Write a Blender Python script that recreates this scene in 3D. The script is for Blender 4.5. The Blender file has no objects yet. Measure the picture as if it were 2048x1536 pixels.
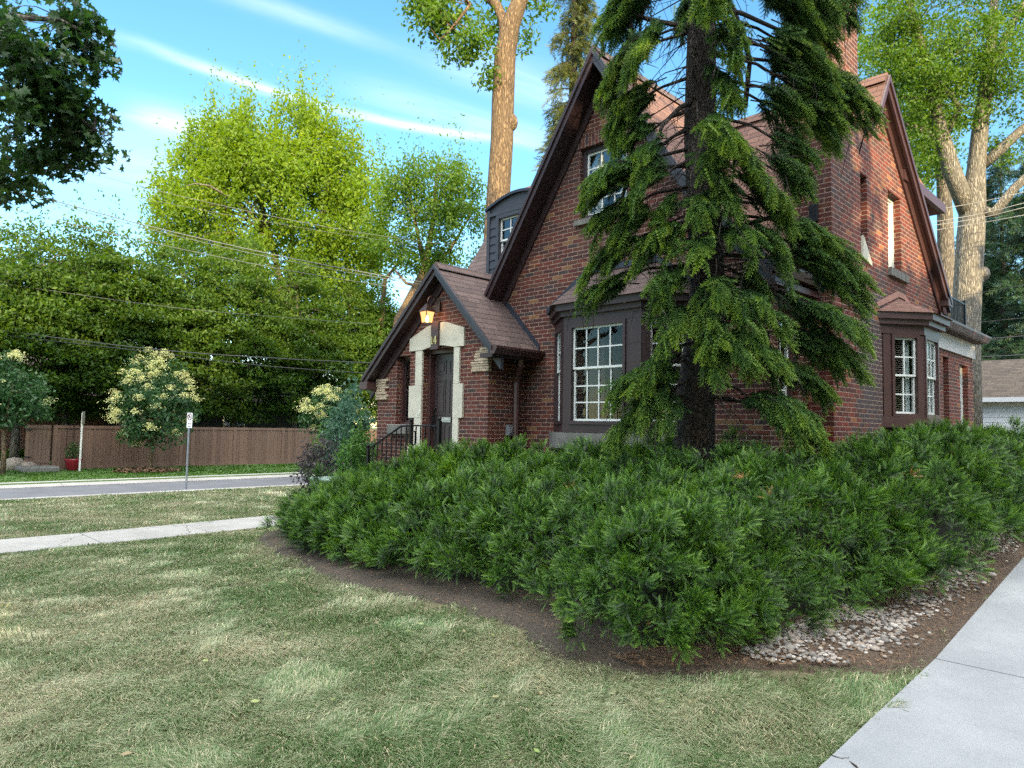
import bpy, bmesh, math, random
import numpy as np
from mathutils import Vector, Matrix
R = math.radians
random.seed(7)
rng = np.random.default_rng(7)
S = bpy.context.scene
COL = S.collection

# ------------------------------------------------------------------ camera geometry
FPX, CX, CY = 1400.0, 1024.0, 768.0
_n = math.sqrt(.0175**2 + 1 + .0618**2)
_ZR, _ZF = .0175/_n, .0618/_n
PITCH = math.asin(_ZF)
ROLL = math.asin(_ZR/math.cos(PITCH))
_h = math.sqrt(.5)
CF = Vector((-_h*math.cos(PITCH), _h*math.cos(PITCH), math.sin(PITCH)))
_r0 = Vector((_h, _h, 0))
_u0 = _r0.cross(CF)
CR = math.cos(ROLL)*_r0 + math.sin(ROLL)*_u0
CU = -math.sin(ROLL)*_r0 + math.cos(ROLL)*_u0
CAM = Vector((0, 0, 1.6))

def at(x, y, d):
    """world point seen at photo position (x, y) at depth d metres"""
    return CAM + d*(CF + (x-CX)/FPX*CR + (CY-y)/FPX*CU)

# ------------------------------------------------------------------ objects and tags
def tag(o, label=None, cat=None, group=None, kind=None):
    if label: o['label'] = label
    if cat: o['category'] = cat
    if group: o['group'] = group
    if kind: o['kind'] = kind
    return o

def empty(name, loc, label=None, cat=None, group=None):
    o = bpy.data.objects.new(name, None)
    COL.objects.link(o)
    o.location = loc
    o.empty_display_size = .3
    tag(o, label, cat, group)
    return o

def link(name, me, parent=None):
    o = bpy.data.objects.new(name, me)
    COL.objects.link(o)
    if parent is not None:
        o.parent = parent
        w = Vector((0, 0, 0))
        p = parent
        while p is not None:
            w += Vector(p.location); p = p.parent
        o.location = -w
    return o

class Frame:
    """vertical plane: u runs along t, n points out of it"""
    def __init__(s, ox, oy, tx, ty):
        l = math.hypot(tx, ty)
        s.o = (ox, oy); s.t = (tx/l, ty/l); s.nn = (ty/l, -tx/l)
    def __call__(s, u, n, z):
        return (s.o[0]+u*s.t[0]+n*s.nn[0], s.o[1]+u*s.t[1]+n*s.nn[1], z)
def FY(Y): return Frame(0, Y, 1, 0)     # wall facing -Y, u = X
def FX(X): return Frame(X, 0, 0, 1)     # wall facing +X, u = Y

class MB:
    def __init__(s):
        s.v = []; s.f = []
    def face(s, pts):
        b = len(s.v); s.v += [tuple(p) for p in pts]; s.f.append(list(range(b, b+len(pts))))
    def hexa(s, p):
        b = len(s.v); s.v += [tuple(q) for q in p]
        for f in ((0,1,2,3),(7,6,5,4),(0,4,5,1),(1,5,6,2),(2,6,7,3),(3,7,4,0)):
            s.f.append([b+i for i in f])
    def box(s, x0, x1, y0, y1, z0, z1):
        s.hexa([(x0,y0,z0),(x0,y1,z0),(x1,y1,z0),(x1,y0,z0),(x0,y0,z1),(x0,y1,z1),(x1,y1,z1),(x1,y0,z1)])
        return s
    def fbox(s, F, u0, u1, n0, n1, z0, z1):
        s.hexa([F(u0,n0,z0),F(u0,n1,z0),F(u1,n1,z0),F(u1,n0,z0),F(u0,n0,z1),F(u0,n1,z1),F(u1,n1,z1),F(u1,n0,z1)])
        return s
    def prism(s, pts, vec):
        b = len(s.v); n = len(pts)
        s.v += [tuple(p) for p in pts] + [tuple(p[i]+vec[i] for i in range(3)) for p in pts]
        s.f.append(list(range(b, b+n))); s.f.append(list(range(b+2*n-1, b+n-1, -1)))
        for i in range(n):
            j = (i+1) % n
            s.f.append([b+i, b+n+i, b+n+j, b+j])
        return s
    def fprism(s, F, uz, n0, n1):
        a = [F(u, n0, z) for u, z in uz]; c = [F(u, n1, z) for u, z in uz]
        return s.prism(a, tuple(c[0][i]-a[0][i] for i in range(3)))
    def tube(s, pts, rad, n=8, cap=True):
        pts = [Vector(p) for p in pts]
        if not isinstance(rad, (list, tuple)): rad = [rad]*len(pts)
        b = len(s.v); ref = None
        for i, p in enumerate(pts):
            d = (pts[min(i+1, len(pts)-1)] - pts[max(i-1, 0)])
            if d.length < 1e-9: d = Vector((0,0,1))
            d.normalize()
            if ref is None:
                ref = d.orthogonal().normalized()
            ref = (ref - ref.dot(d)*d)
            if ref.length < 1e-6: ref = d.orthogonal()
            ref.normalize()
            w = d.cross(ref)
            for k in range(n):
                a = 2*math.pi*k/n
                s.v.append(tuple(p + rad[i]*(math.cos(a)*ref + math.sin(a)*w)))
        for i in range(len(pts)-1):
            for k in range(n):
                k2 = (k+1) % n
                s.f.append([b+i*n+k, b+i*n+k2, b+(i+1)*n+k2, b+(i+1)*n+k])
        if cap:
            s.f.append([b+k for k in range(n-1, -1, -1)])
            e = b+(len(pts)-1)*n
            s.f.append([e+k for k in range(n)])
        return s
    def lathe(s, c, prof, n=20):
        b = len(s.v)
        for r, z in prof:
            for k in range(n):
                a = 2*math.pi*k/n
                s.v.append((c[0]+r*math.cos(a), c[1]+r*math.sin(a), c[2]+z))
        for i in range(len(prof)-1):
            for k in range(n):
                k2 = (k+1) % n
                s.f.append([b+i*n+k, b+i*n+k2, b+(i+1)*n+k2, b+(i+1)*n+k])
        s.f.append([b+k for k in range(n-1, -1, -1)])
        e = b+(len(prof)-1)*n
        s.f.append([e+k for k in range(n)])
        return s
    def build(s, name, mat, parent=None, smooth=False, bevel=0, recalc=True):
        me = bpy.data.meshes.new(name)
        bm = bmesh.new()
        vs = [bm.verts.new(p) for p in s.v]
        for f in s.f:
            try: bm.faces.new([vs[i] for i in f])
            except ValueError: pass
        if recalc: bmesh.ops.recalc_face_normals(bm, faces=bm.faces)
        if bevel:
            bmesh.ops.bevel(bm, geom=list(bm.edges), offset=bevel, segments=1, affect='EDGES', clamp_overlap=True)
        bm.normal_update()
        uv = bm.loops.layers.uv.new('UVMap')
        for f in bm.faces:
            n = f.normal
            f.smooth = smooth
            if abs(n.z) > .96:
                for l in f.loops: l[uv].uv = (l.vert.co.x, l.vert.co.y)
            else:
                h = max(1e-6, math.hypot(n.x, n.y)); t = (-n.y/h, n.x/h); k = 1/max(.2, h)
                for l in f.loops:
                    c = l.vert.co
                    l[uv].uv = (c.x*t[0]+c.y*t[1], c.z*k)
        bm.to_mesh(me); bm.free()
        me.materials.append(mat)
        return link(name, me, parent)

def clip(poly, a, b, c):
    out = []
    for i in range(len(poly)):
        p, q = poly[i], poly[(i+1) % len(poly)]
        dp, dq = a*p[0]+b*p[1]-c, a*q[0]+b*q[1]-c
        if dp >= 0: out.append(p)
        if dp*dq < 0:
            t = dp/(dp-dq); out.append((p[0]+t*(q[0]-p[0]), p[1]+t*(q[1]-p[1])))
    return out

def wall(mb, F, outline, holes=(), depth=.12):
    """brick skin over a convex outline (counter-clockwise in u,z), with openings that have real reveals"""
    us = sorted(set([min(p[0] for p in outline), max(p[0] for p in outline)] + [h[0] for h in holes] + [h[1] for h in holes]))
    zs = sorted(set([min(p[1] for p in outline), max(p[1] for p in outline)] + [h[2] for h in holes] + [h[3] for h in holes]))
    for i in range(len(us)-1):
        for j in range(len(zs)-1):
            um, zm = (us[i]+us[i+1])/2, (zs[j]+zs[j+1])/2
            if any(h[0] < um < h[1] and h[2] < zm < h[3] for h in holes): continue
            poly = [(us[i],zs[j]),(us[i+1],zs[j]),(us[i+1],zs[j+1]),(us[i],zs[j+1])]
            for k in range(len(outline)):
                p, q = outline[k], outline[(k+1) % len(outline)]
                a, b = -(q[1]-p[1]), q[0]-p[0]
                poly = clip(poly, a, b, a*p[0]+b*p[1])
                if len(poly) < 3: break
            if len(poly) >= 3:
                mb.face([F(u, 0, z) for u, z in poly])
    for u0, u1, z0, z1 in holes:
        mb.face([F(u0,0,z0),F(u0,-depth,z0),F(u0,-depth,z1),F(u0,0,z1)])
        mb.face([F(u1,0,z1),F(u1,-depth,z1),F(u1,-depth,z0),F(u1,0,z0)])
        mb.face([F(u0,0,z1),F(u0,-depth,z1),F(u1,-depth,z1),F(u1,0,z1)])
        mb.face([F(u0,0,z0),F(u1,0,z0),F(u1,-depth,z0),F(u0,-depth,z0)])

# ------------------------------------------------------------------ numpy meshes for foliage
def np_mesh(name, verts, faces, mat, parent=None, tint=None, smooth=False):
    me = bpy.data.meshes.new(name)
    verts = np.ascontiguousarray(verts, dtype=np.float32); faces = np.ascontiguousarray(faces, dtype=np.int32)
    k = faces.shape[1]
    me.vertices.add(len(verts)); me.vertices.foreach_set('co', verts.ravel())
    me.loops.add(faces.size); me.loops.foreach_set('vertex_index', faces.ravel())
    me.polygons.add(len(faces)); me.polygons.foreach_set('loop_start', np.arange(0, faces.size, k, dtype=np.int32))
    if tint is not None:
        a = me.attributes.new('tint', 'FLOAT', 'POINT')
        a.data.foreach_set('value', np.ascontiguousarray(tint, dtype=np.float32))
    if smooth: me.polygons.foreach_set('use_smooth', np.ones(len(faces), dtype=bool))
    me.update(calc_edges=True)
    me.materials.append(mat)
    return link(name, me, parent)

def norm(a): return a/np.maximum(1e-9, np.linalg.norm(a, axis=-1, keepdims=True))

def frames(d, up):
    """rotation matrices whose columns are (side, d, normal)"""
    d = norm(d); s = norm(np.cross(d, up)); n = np.cross(s, d)
    return np.stack([s, d, n], axis=-1)

def scatter(pv, pf, M, pos, scale, tint, vt=None):
    """copies of a small shape; returns vertices, faces and a tint for each vertex"""
    N, K = len(pos), len(pv)
    v = np.einsum('nij,kj->nki', M, pv)*np.asarray(scale).reshape(N, 1, 1) + pos[:, None, :]
    f = pf[None] + (np.arange(N)*K)[:, None, None]
    t = np.repeat(np.asarray(tint)[:, None], K, 1)
    if vt is not None: t = t + vt[None]
    return v.reshape(-1, 3), f.reshape(-1, pf.shape[1]), t.ravel()

def rand_dir(n):
    return norm(rng.normal(size=(n, 3)))

class Noise:
    def __init__(s, scale, seed, n=14):
        g = np.random.default_rng(seed)
        s.k = norm(g.normal(size=(n, 3)))*g.uniform(.6, 1.9, (n, 1))*2*math.pi/scale
        s.p = g.uniform(0, 6.28, n)
    def __call__(s, P):
        return np.sin(P @ s.k.T + s.p).mean(1)*2.2

# ------------------------------------------------------------------ materials
def mat(name):
    m = bpy.data.materials.new(name); m.use_nodes = True
    nt = m.node_tree; b = nt.nodes['Principled BSDF']
    return m, nt, b
def N(nt, t, **kw):
    n = nt.nodes.new(t)
    for k, v in kw.items(): setattr(n, k, v)
    return n
def L(nt, a, b): nt.links.new(a, b)
def ramp(nt, fac, stops, interp='LINEAR'):
    r = N(nt, 'ShaderNodeValToRGB'); r.color_ramp.interpolation = interp
    while len(r.color_ramp.elements) < len(stops): r.color_ramp.elements.new(.5)
    for e, (p, c) in zip(r.color_ramp.elements, stops):
        e.position = p; e.color = (*c, 1) if len(c) == 3 else c
    L(nt, fac, r.inputs[0]); return r.outputs[0]
def mth(nt, op, a, b=None, c=None):
    n = N(nt, 'ShaderNodeMath', operation=op)
    for i, x in enumerate((a, b, c)):
        if x is None: continue
        if isinstance(x, (int, float)): n.inputs[i].default_value = x
        else: L(nt, x, n.inputs[i])
    return n.outputs[0]
def noise(nt, vec, scale, detail=4, rough=.55, w=False):
    n = N(nt, 'ShaderNodeTexNoise'); n.inputs['Scale'].default_value = scale
    n.inputs['Detail'].default_value = detail; n.inputs['Roughness'].default_value = rough
    if vec is not None: L(nt, vec, n.inputs['Vector'])
    return n.outputs['Fac']
def mixc(nt, fac, a, b, blend='MIX'):
    n = N(nt, 'ShaderNodeMix', data_type='RGBA', blend_type=blend)
    for i, x in ((0, fac), (6, a), (7, b)):
        if isinstance(x, (int, float)): n.inputs[i].default_value = x
        elif isinstance(x, tuple): n.inputs[i].default_value = (*x, 1)
        else: L(nt, x, n.inputs[i])
    return n.outputs[2]
def bump(nt, b, h, strength=.3, dist=.01):
    n = N(nt, 'ShaderNodeBump'); n.inputs['Strength'].default_value = strength; n.inputs['Distance'].default_value = dist
    L(nt, h, n.inputs['Height']); L(nt, n.outputs[0], b.inputs['Normal'])
def objco(nt): return N(nt, 'ShaderNodeTexCoord').outputs['Object']

def plain(name, col, rough=.55, metal=0, var=.25, scale=6, bmp=0):
    m, nt, b = mat(name)
    g = N(nt, 'ShaderNodeNewGeometry').outputs['Position']
    f = noise(nt, g, scale, 6)
    c = ramp(nt, f, [(.25, tuple(x*(1-var) for x in col)), (.75, tuple(min(1, x*(1+var)) for x in col))])
    L(nt, c, b.inputs['Base Color'])
    b.inputs['Roughness'].default_value = rough; b.inputs['Metallic'].default_value = metal
    if bmp: bump(nt, b, noise(nt, g, scale*8, 5), bmp, .01)
    return m

def brick_mat(name, swap=False, stain=False):
    m, nt, b = mat(name)
    uv = N(nt, 'ShaderNodeUVMap').outputs[0]
    sp = N(nt, 'ShaderNodeSeparateXYZ'); L(nt, uv, sp.inputs[0])
    u, v = (sp.outputs[1], sp.outputs[0]) if swap else (sp.outputs[0], sp.outputs[1])
    pos = N(nt, 'ShaderNodeNewGeometry').outputs['Position']
    # hand-laid courses wander a few millimetres
    wob = mth(nt, 'MULTIPLY', mth(nt, 'SUBTRACT', noise(nt, pos, 2.3, 2), .5), .012)
    v2 = mth(nt, 'ADD', v, wob)
    rv = mth(nt, 'DIVIDE', v2, .0675); row = mth(nt, 'FLOOR', rv); fr = mth(nt, 'FRACT', rv)
    par = mth(nt, 'MODULO', mth(nt, 'ABSOLUTE', row), 2)
    cb = N(nt, 'ShaderNodeCombineXYZ'); L(nt, row, cb.inputs[0])
    wr = N(nt, 'ShaderNodeTexWhiteNoise', noise_dimensions='3D'); L(nt, cb.outputs[0], wr.inputs['Vector'])
    off = mth(nt, 'ADD', mth(nt, 'MULTIPLY', par, .5), mth(nt, 'MULTIPLY', wr.outputs[0], .12))
    ru = mth(nt, 'ADD', mth(nt, 'DIVIDE', u, .213), off)
    colm = mth(nt, 'FLOOR', ru); fu = mth(nt, 'FRACT', ru)
    cb2 = N(nt, 'ShaderNodeCombineXYZ'); L(nt, row, cb2.inputs[0]); L(nt, colm, cb2.inputs[1])
    wn = N(nt, 'ShaderNodeTexWhiteNoise', noise_dimensions='3D'); L(nt, cb2.outputs[0], wn.inputs['Vector'])
    rnd = wn.outputs[0]
    # distance to joint
    jit = mth(nt, 'MULTIPLY', mth(nt, 'SUBTRACT', noise(nt, pos, 60, 3), .5), .006)
    du = mth(nt, 'MULTIPLY', mth(nt, 'MINIMUM', fu, mth(nt, 'SUBTRACT', 1, fu)), .213)
    dv = mth(nt, 'MULTIPLY', mth(nt, 'MINIMUM', fr, mth(nt, 'SUBTRACT', 1, fr)), .0675)
    dd = mth(nt, 'ADD', mth(nt, 'MINIMUM', du, dv), jit)
    ss = N(nt, 'ShaderNodeMapRange', interpolation_type='SMOOTHSTEP')
    L(nt, dd, ss.inputs[0]); ss.inputs[1].default_value = .0035; ss.inputs[2].default_value = .0075
    face = ss.outputs[0]
    pal = ramp(nt, rnd, [(0, (.064,.013,.011)), (.2, (.090,.018,.012)), (.4, (.048,.012,.012)), (.55, (.108,.023,.014)),
                         (.7, (.058,.020,.019)), (.82, (.085,.028,.016)), (.92, (.040,.025,.027)), (.965, (.17,.085,.036))], 'CONSTANT')
    f2 = noise(nt, pos, 35, 6, .7)
    pal = mixc(nt, 1.0, pal, ramp(nt, f2, [(.3, (.62,.62,.62)), (.7, (1.35,1.3,1.25))]), 'MULTIPLY')
    if stain:
        pal = mixc(nt, 1.0, pal, (1.40,1.02,.80), 'MULTIPLY')  # warms every brick of the side wall, sunlight painted into the colour
        # soot-dark bricks in one patch of the side wall
        sx = N(nt, 'ShaderNodeSeparateXYZ'); L(nt, pos, sx.inputs[0])
        ay = mth(nt, 'DIVIDE', mth(nt, 'ABSOLUTE', mth(nt, 'SUBTRACT', sx.outputs[1], 11.15)), .65)
        az = mth(nt, 'DIVIDE', mth(nt, 'ABSOLUTE', mth(nt, 'SUBTRACT', sx.outputs[2], 2.6)), 1.25)
        d = mth(nt, 'ADD', mth(nt, 'MAXIMUM', ay, az), mth(nt, 'MULTIPLY', mth(nt, 'SUBTRACT', rnd, .5), .8))
        k = N(nt, 'ShaderNodeMapRange'); L(nt, d, k.inputs[0]); k.inputs[1].default_value = .75; k.inputs[2].default_value = 1.05
        k.inputs[3].default_value = .85; k.inputs[4].default_value = 0
        pal = mixc(nt, k.outputs[0], pal, (.040,.036,.044))
    mort = ramp(nt, noise(nt, pos, 9, 5), [(.3, (.19,.14,.11)), (.7, (.30,.225,.175))])
    c = mixc(nt, face, mort, pal)
    c = mixc(nt, ramp(nt, noise(nt, pos, .9, 5), [(.45, (0,0,0)), (.8, (.35,.35,.35))]), c, (.035,.03,.03))
    L(nt, c, b.inputs['Base Color']); b.inputs['Roughness'].default_value = .85
    h = mth(nt, 'ADD', mth(nt, 'MULTIPLY', face, 1), mth(nt, 'MULTIPLY', f2, .35))
    bump(nt, b, h, .6, .008)
    return m

def shingle_mat(name, c0, c1, expo=.14):
    m, nt, b = mat(name)
    uv = N(nt, 'ShaderNodeUVMap').outputs[0]
    sp = N(nt, 'ShaderNodeSeparateXYZ'); L(nt, uv, sp.inputs[0])
    pos = N(nt, 'ShaderNodeNewGeometry').outputs['Position']
    vv = mth(nt, 'ADD', sp.outputs[1], mth(nt, 'MULTIPLY', noise(nt, pos, 3, 2), .012))
    rv = mth(nt, 'DIVIDE', vv, expo); row = mth(nt, 'FLOOR', rv); fr = mth(nt, 'FRACT', rv)
    cb = N(nt, 'ShaderNodeCombineXYZ'); L(nt, row, cb.inputs[0])
    wr = N(nt, 'ShaderNodeTexWhiteNoise', noise_dimensions='3D'); L(nt, cb.outputs[0], wr.inputs['Vector'])
    ru = mth(nt, 'ADD', mth(nt, 'DIVIDE', sp.outputs[0], .31), wr.outputs[0])
    fu = mth(nt, 'FRACT', ru)
    cb2 = N(nt, 'ShaderNodeCombineXYZ'); L(nt, row, cb2.inputs[0]); L(nt, mth(nt, 'FLOOR', ru), cb2.inputs[1])
    wn = N(nt, 'ShaderNodeTexWhiteNoise', noise_dimensions='3D'); L(nt, cb2.outputs[0], wn.inputs['Vector'])
    base = mixc(nt, wn.outputs[0], c0, c1)
    gr = noise(nt, pos, 140, 3, .8)
    base = mixc(nt, 1.0, base, ramp(nt, gr, [(.3, (.6,.6,.6)), (.7, (1.4,1.4,1.4))]), 'MULTIPLY')
    base = mixc(nt, ramp(nt, noise(nt, pos, 1.1, 5), [(.4, (0,0,0)), (.8, (.4,.4,.4))]), base, tuple(x*.55 for x in c0))
    gap = mth(nt, 'MAXIMUM', mth(nt, 'LESS_THAN', fr, .10), mth(nt, 'LESS_THAN', fu, .025))
    base = mixc(nt, gap, base, (.012,.010,.010))
    L(nt, base, b.inputs['Base Color']); b.inputs['Roughness'].default_value = .9
    h = mth(nt, 'ADD', mth(nt, 'MULTIPLY', mth(nt, 'SUBTRACT', 1, fr), 1), mth(nt, 'MULTIPLY', gr, .3))
    h = mth(nt, 'MULTIPLY', h, mth(nt, 'SUBTRACT', 1, gap))
    bump(nt, b, h, .7, .012)
    return m

def leaf_mat(name, cols, trans=.35, rough=.5, spec=.3):
    """cols: colour stops over the per-leaf tint 0..1"""
    m, nt, b = mat(name)
    a = N(nt, 'ShaderNodeAttribute', attribute_name='tint')
    c = ramp(nt, a.outputs['Fac'], [(i/(len(cols)-1), x) for i, x in enumerate(cols)])
    L(nt, c, b.inputs['Base Color']); b.inputs['Roughness'].default_value = rough
    b.inputs['Specular IOR Level'].default_value = spec
    t = N(nt, 'ShaderNodeBsdfTranslucent')
    hs = N(nt, 'ShaderNodeHueSaturation'); hs.inputs['Saturation'].default_value = 1.15; hs.inputs['Value'].default_value = 1.6
    hs.inputs['Hue'].default_value = .485
    L(nt, c, hs.inputs['Color']); L(nt, hs.outputs[0], t.inputs['Color'])
    mx = N(nt, 'ShaderNodeMixShader'); mx.inputs[0].default_value = trans
    L(nt, b.outputs[0], mx.inputs[1]); L(nt, t.outputs[0], mx.inputs[2])
    L(nt, mx.outputs[0], nt.nodes['Material Output'].inputs['Surface'])
    return m

def bark_mat(name, c0, c1, scale=9, stretch=.18, bmp=.8):
    m, nt, b = mat(name)
    g = N(nt, 'ShaderNodeNewGeometry').outputs['Position']
    mp = N(nt, 'ShaderNodeMapping'); mp.inputs['Scale'].default_value = (1, 1, stretch); L(nt, g, mp.inputs[0])
    vo = N(nt, 'ShaderNodeTexVoronoi', feature='DISTANCE_TO_EDGE'); vo.inputs['Scale'].default_value = scale*2.2
    wv = N(nt, 'ShaderNodeVectorMath', operation='ADD'); L(nt, mp.outputs[0], wv.inputs[0])
    nn = N(nt, 'ShaderNodeTexNoise'); nn.inputs['Scale'].default_value = scale; L(nt, mp.outputs[0], nn.inputs['Vector'])
    sc = N(nt, 'ShaderNodeVectorMath', operation='SCALE'); L(nt, nn.outputs['Color'], sc.inputs[0]); sc.inputs['Scale'].default_value = .16
    L(nt, sc.outputs[0], wv.inputs[1]); L(nt, wv.outputs[0], vo.inputs['Vector'])
    f = mth(nt, 'ADD', mth(nt, 'MULTIPLY', vo.outputs['Distance'], 2.2), mth(nt, 'MULTIPLY', noise(nt, mp.outputs[0], scale*3, 6, .7), .6))
    c = ramp(nt, f, [(.30, tuple(x*.45 for x in c0)), (.5, c0), (.85, c1)])
    c = mixc(nt, ramp(nt, noise(nt, g, 1.7, 4), [(.4, (0,0,0)), (.75, (.5,.5,.5))]), c, tuple(x*.6 for x in c1))
    L(nt, c, b.inputs['Base Color']); b.inputs['Roughness'].default_value = .9
    bump(nt, b, f, bmp, .03)
    return m

def glass_mat(name, tint=(.9,.95,.95), refl=.0):
    m, nt, b = mat(name)
    t = N(nt, 'ShaderNodeBsdfTransparent'); t.inputs[0].default_value = (*tint, 1)
    g = N(nt, 'ShaderNodeBsdfGlossy'); g.inputs['Roughness'].default_value = .02
    fr = N(nt, 'ShaderNodeFresnel'); fr.inputs[0].default_value = 1.5
    pos = N(nt, 'ShaderNodeNewGeometry').outputs['Position']
    bp = N(nt, 'ShaderNodeBump'); bp.inputs['Strength'].default_value = .08; bp.inputs['Distance'].default_value = .02
    L(nt, noise(nt, pos, 3.5, 2), bp.inputs['Height']); L(nt, bp.outputs[0], g.inputs['Normal'])
    mx = N(nt, 'ShaderNodeMixShader'); L(nt, mth(nt, 'ADD', mth(nt, 'MULTIPLY', fr.outputs[0], .38), refl), mx.inputs[0])
    L(nt, t.outputs[0], mx.inputs[1]); L(nt, g.outputs[0], mx.inputs[2])
    L(nt, mx.outputs[0], nt.nodes['Material Output'].inputs['Surface'])
    return m

def emis_mat(name, col, st):
    m, nt, b = mat(name)
    b.inputs['Emission Color'].default_value = (*col, 1); b.inputs['Emission Strength'].default_value = st
    b.inputs['Base Color'].default_value = (*col, 1)
    return m

def concrete_mat(name, c0, c1, joint=0, crack=False):
    m, nt, b = mat(name)
    g = N(nt, 'ShaderNodeNewGeometry').outputs['Position']
    f = noise(nt, g, 1.3, 8, .65)
    c = ramp(nt, f, [(.3, c0), (.7, c1)])
    fine = noise(nt, g, 160, 4, .8)
    c = mixc(nt, 1.0, c, ramp(nt, fine, [(.3, (.78,.78,.78)), (.7, (1.2,1.2,1.2))]), 'MULTIPLY')
    vo = N(nt, 'ShaderNodeTexVoronoi'); vo.inputs['Scale'].default_value = 55; L(nt, g, vo.inputs['Vector'])
    sp = mth(nt, 'LESS_THAN', vo.outputs['Distance'], .12)
    c = mixc(nt, mth(nt, 'MULTIPLY', sp, .55), c, tuple(x*.45 for x in c0))
    st = noise(nt, g, .45, 5, .6)
    c = mixc(nt, ramp(nt, st, [(.5, (0,0,0)), (.75, (.4,.4,.4))]), c, tuple(x*.7 for x in c0))
    if crack:
        v2 = N(nt, 'ShaderNodeTexVoronoi', feature='DISTANCE_TO_EDGE'); v2.inputs['Scale'].default_value = .55
        wv = N(nt, 'ShaderNodeVectorMath', operation='ADD'); L(nt, g, wv.inputs[0])
        nn = N(nt, 'ShaderNodeTexNoise'); nn.inputs['Scale'].default_value = 2.5; L(nt, g, nn.inputs['Vector'])
        sc = N(nt, 'ShaderNodeVectorMath', operation='SCALE'); L(nt, nn.outputs['Color'], sc.inputs[0]); sc.inputs['Scale'].default_value = .5
        L(nt, sc.outputs[0], wv.inputs[1]); L(nt, wv.outputs[0], v2.inputs['Vector'])
        c = mixc(nt, mth(nt, 'MULTIPLY', mth(nt, 'LESS_THAN', v2.outputs['Distance'], .004), .8), c, (.05,.05,.045))
    L(nt, c, b.inputs['Base Color']); b.inputs['Roughness'].default_value = .9
    bump(nt, b, fine, .35, .004)
    return m

def wood_mat(name, c0, c1):
    m, nt, b = mat(name)
    g = N(nt, 'ShaderNodeNewGeometry').outputs['Position']
    mp = N(nt, 'ShaderNodeMapping'); mp.inputs['Scale'].default_value = (9, 9, .7); L(nt, g, mp.inputs[0])
    f = noise(nt, mp.outputs[0], 2.2, 6, .65)
    sx = N(nt, 'ShaderNodeSeparateXYZ'); L(nt, g, sx.inputs[0])
    bd = mth(nt, 'FLOOR', mth(nt, 'DIVIDE', sx.outputs[1], .19))
    wn = N(nt, 'ShaderNodeTexWhiteNoise', noise_dimensions='1D'); L(nt, bd, wn.inputs['W'])
    c = ramp(nt, mth(nt, 'ADD', mth(nt, 'MULTIPLY', f, .7), mth(nt, 'MULTIPLY', wn.outputs[0], .35)), [(.25, c0), (.8, c1)])
    L(nt, c, b.inputs['Base Color']); b.inputs['Roughness'].default_value = .85
    bump(nt, b, f, .3, .01)
    return m

M = {}
M['brick'] = brick_mat('red brick')
M['brick_side'] = brick_mat('red brick with soot and painted sun', stain=True)
M['soldier'] = brick_mat('soldier brick', swap=True)
M['shingle'] = shingle_mat('brown shingles', (.070,.048,.046), (.115,.078,.072))
M['shingle_lit'] = shingle_mat('sunlit brown shingles', (.13,.065,.05), (.19,.10,.075))  # redder, lighter copy of the brown shingles, sunlight painted into the colour
M['trim'] = plain('dark plum paint', (.032,.018,.021), .45, 0, .18, 5)
M['trim2'] = plain('brown plum paint', (.055,.026,.026), .42, 0, .18, 5)
M['slate'] = plain('slate painted siding', (.030,.031,.042), .5, 0, .15, 4)
M['white'] = plain('white window paint', (.62,.66,.66), .45, 0, .08, 6)
M['frieze'] = plain('grey frieze paint', (.42,.40,.40), .5, 0, .1, 4)
M['stone'] = plain('limestone', (.47,.46,.39), .85, 0, .16, 4, .25)
M['stone_dark'] = plain('weathered stone', (.13,.13,.12), .9, 0, .3, 6, .4)
M['ledge'] = plain('rough flat fieldstone', (.38,.31,.23), .9, 0, .35, 14, .5)
M['iron'] = plain('black iron', (.012,.012,.014), .4, .6, .2, 8)
M['copper'] = plain('aged copper', (.09,.05,.035), .4, .7, .4, 12)
M['gold'] = plain('brass numeral', (.55,.42,.20), .35, .8, .1, 8)
M['steel'] = plain('brushed steel', (.42,.44,.47), .35, .8, .15, 12)
M['galv'] = plain('galvanised steel', (.22,.25,.29), .5, .5, .2, 5)
M['door'] = plain('plum door paint', (.034,.024,.028), .4, 0, .12, 4)
M['glass'] = glass_mat('window glass')
M['glass_dark'] = glass_mat('dark window glass', (.55,.6,.62), .06)
M['tan'] = plain('tan interior wall', (.11,.075,.05), .9, 0, .1, 2)
M['curtain'] = plain('white curtain', (.70,.72,.74), .9, 0, .08, 5)
M['blind'] = plain('brown blind', (.16,.11,.10), .6, 0, .15, 5)
M['dark'] = plain('dark interior', (.02,.02,.022), .9)
M['flash'] = plain('lead flashing', (.025,.032,.048), .5, .3, .3, 9)
M['concrete'] = concrete_mat('pale concrete', (.185,.20,.215), (.265,.28,.295))
M['walk'] = concrete_mat('old pavement concrete', (.22,.215,.20), (.33,.325,.31), crack=True)
M['kerb'] = concrete_mat('kerb concrete', (.25,.24,.225), (.34,.33,.315))
M['asphalt'] = concrete_mat('asphalt', (.085,.088,.10), (.125,.13,.145))
M['fence'] = wood_mat('brown fence stain', (.105,.062,.045), (.19,.118,.085))
M['pot'] = plain('red glazed pot', (.20,.012,.022), .3, 0, .1, 5)
M['siding'] = plain('white siding', (.60,.62,.66), .5, 0, .05, 3)
M['rock'] = plain('granite boulder', (.27,.23,.19), .9, 0, .4, 9, .6)
M['pebble'] = None
M['pipe'] = M['trim']
EXPOSURE, SKY_STRENGTH, SUN_STRENGTH = 2.0, 0.095, 3.1
CLOUD_COL, FILL_VEIL_COL, SKY_SAT, SKY_HUE = (5.0, 5.3, 5.6), (21, 20.6, 19.8), 1.24, .494
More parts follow.
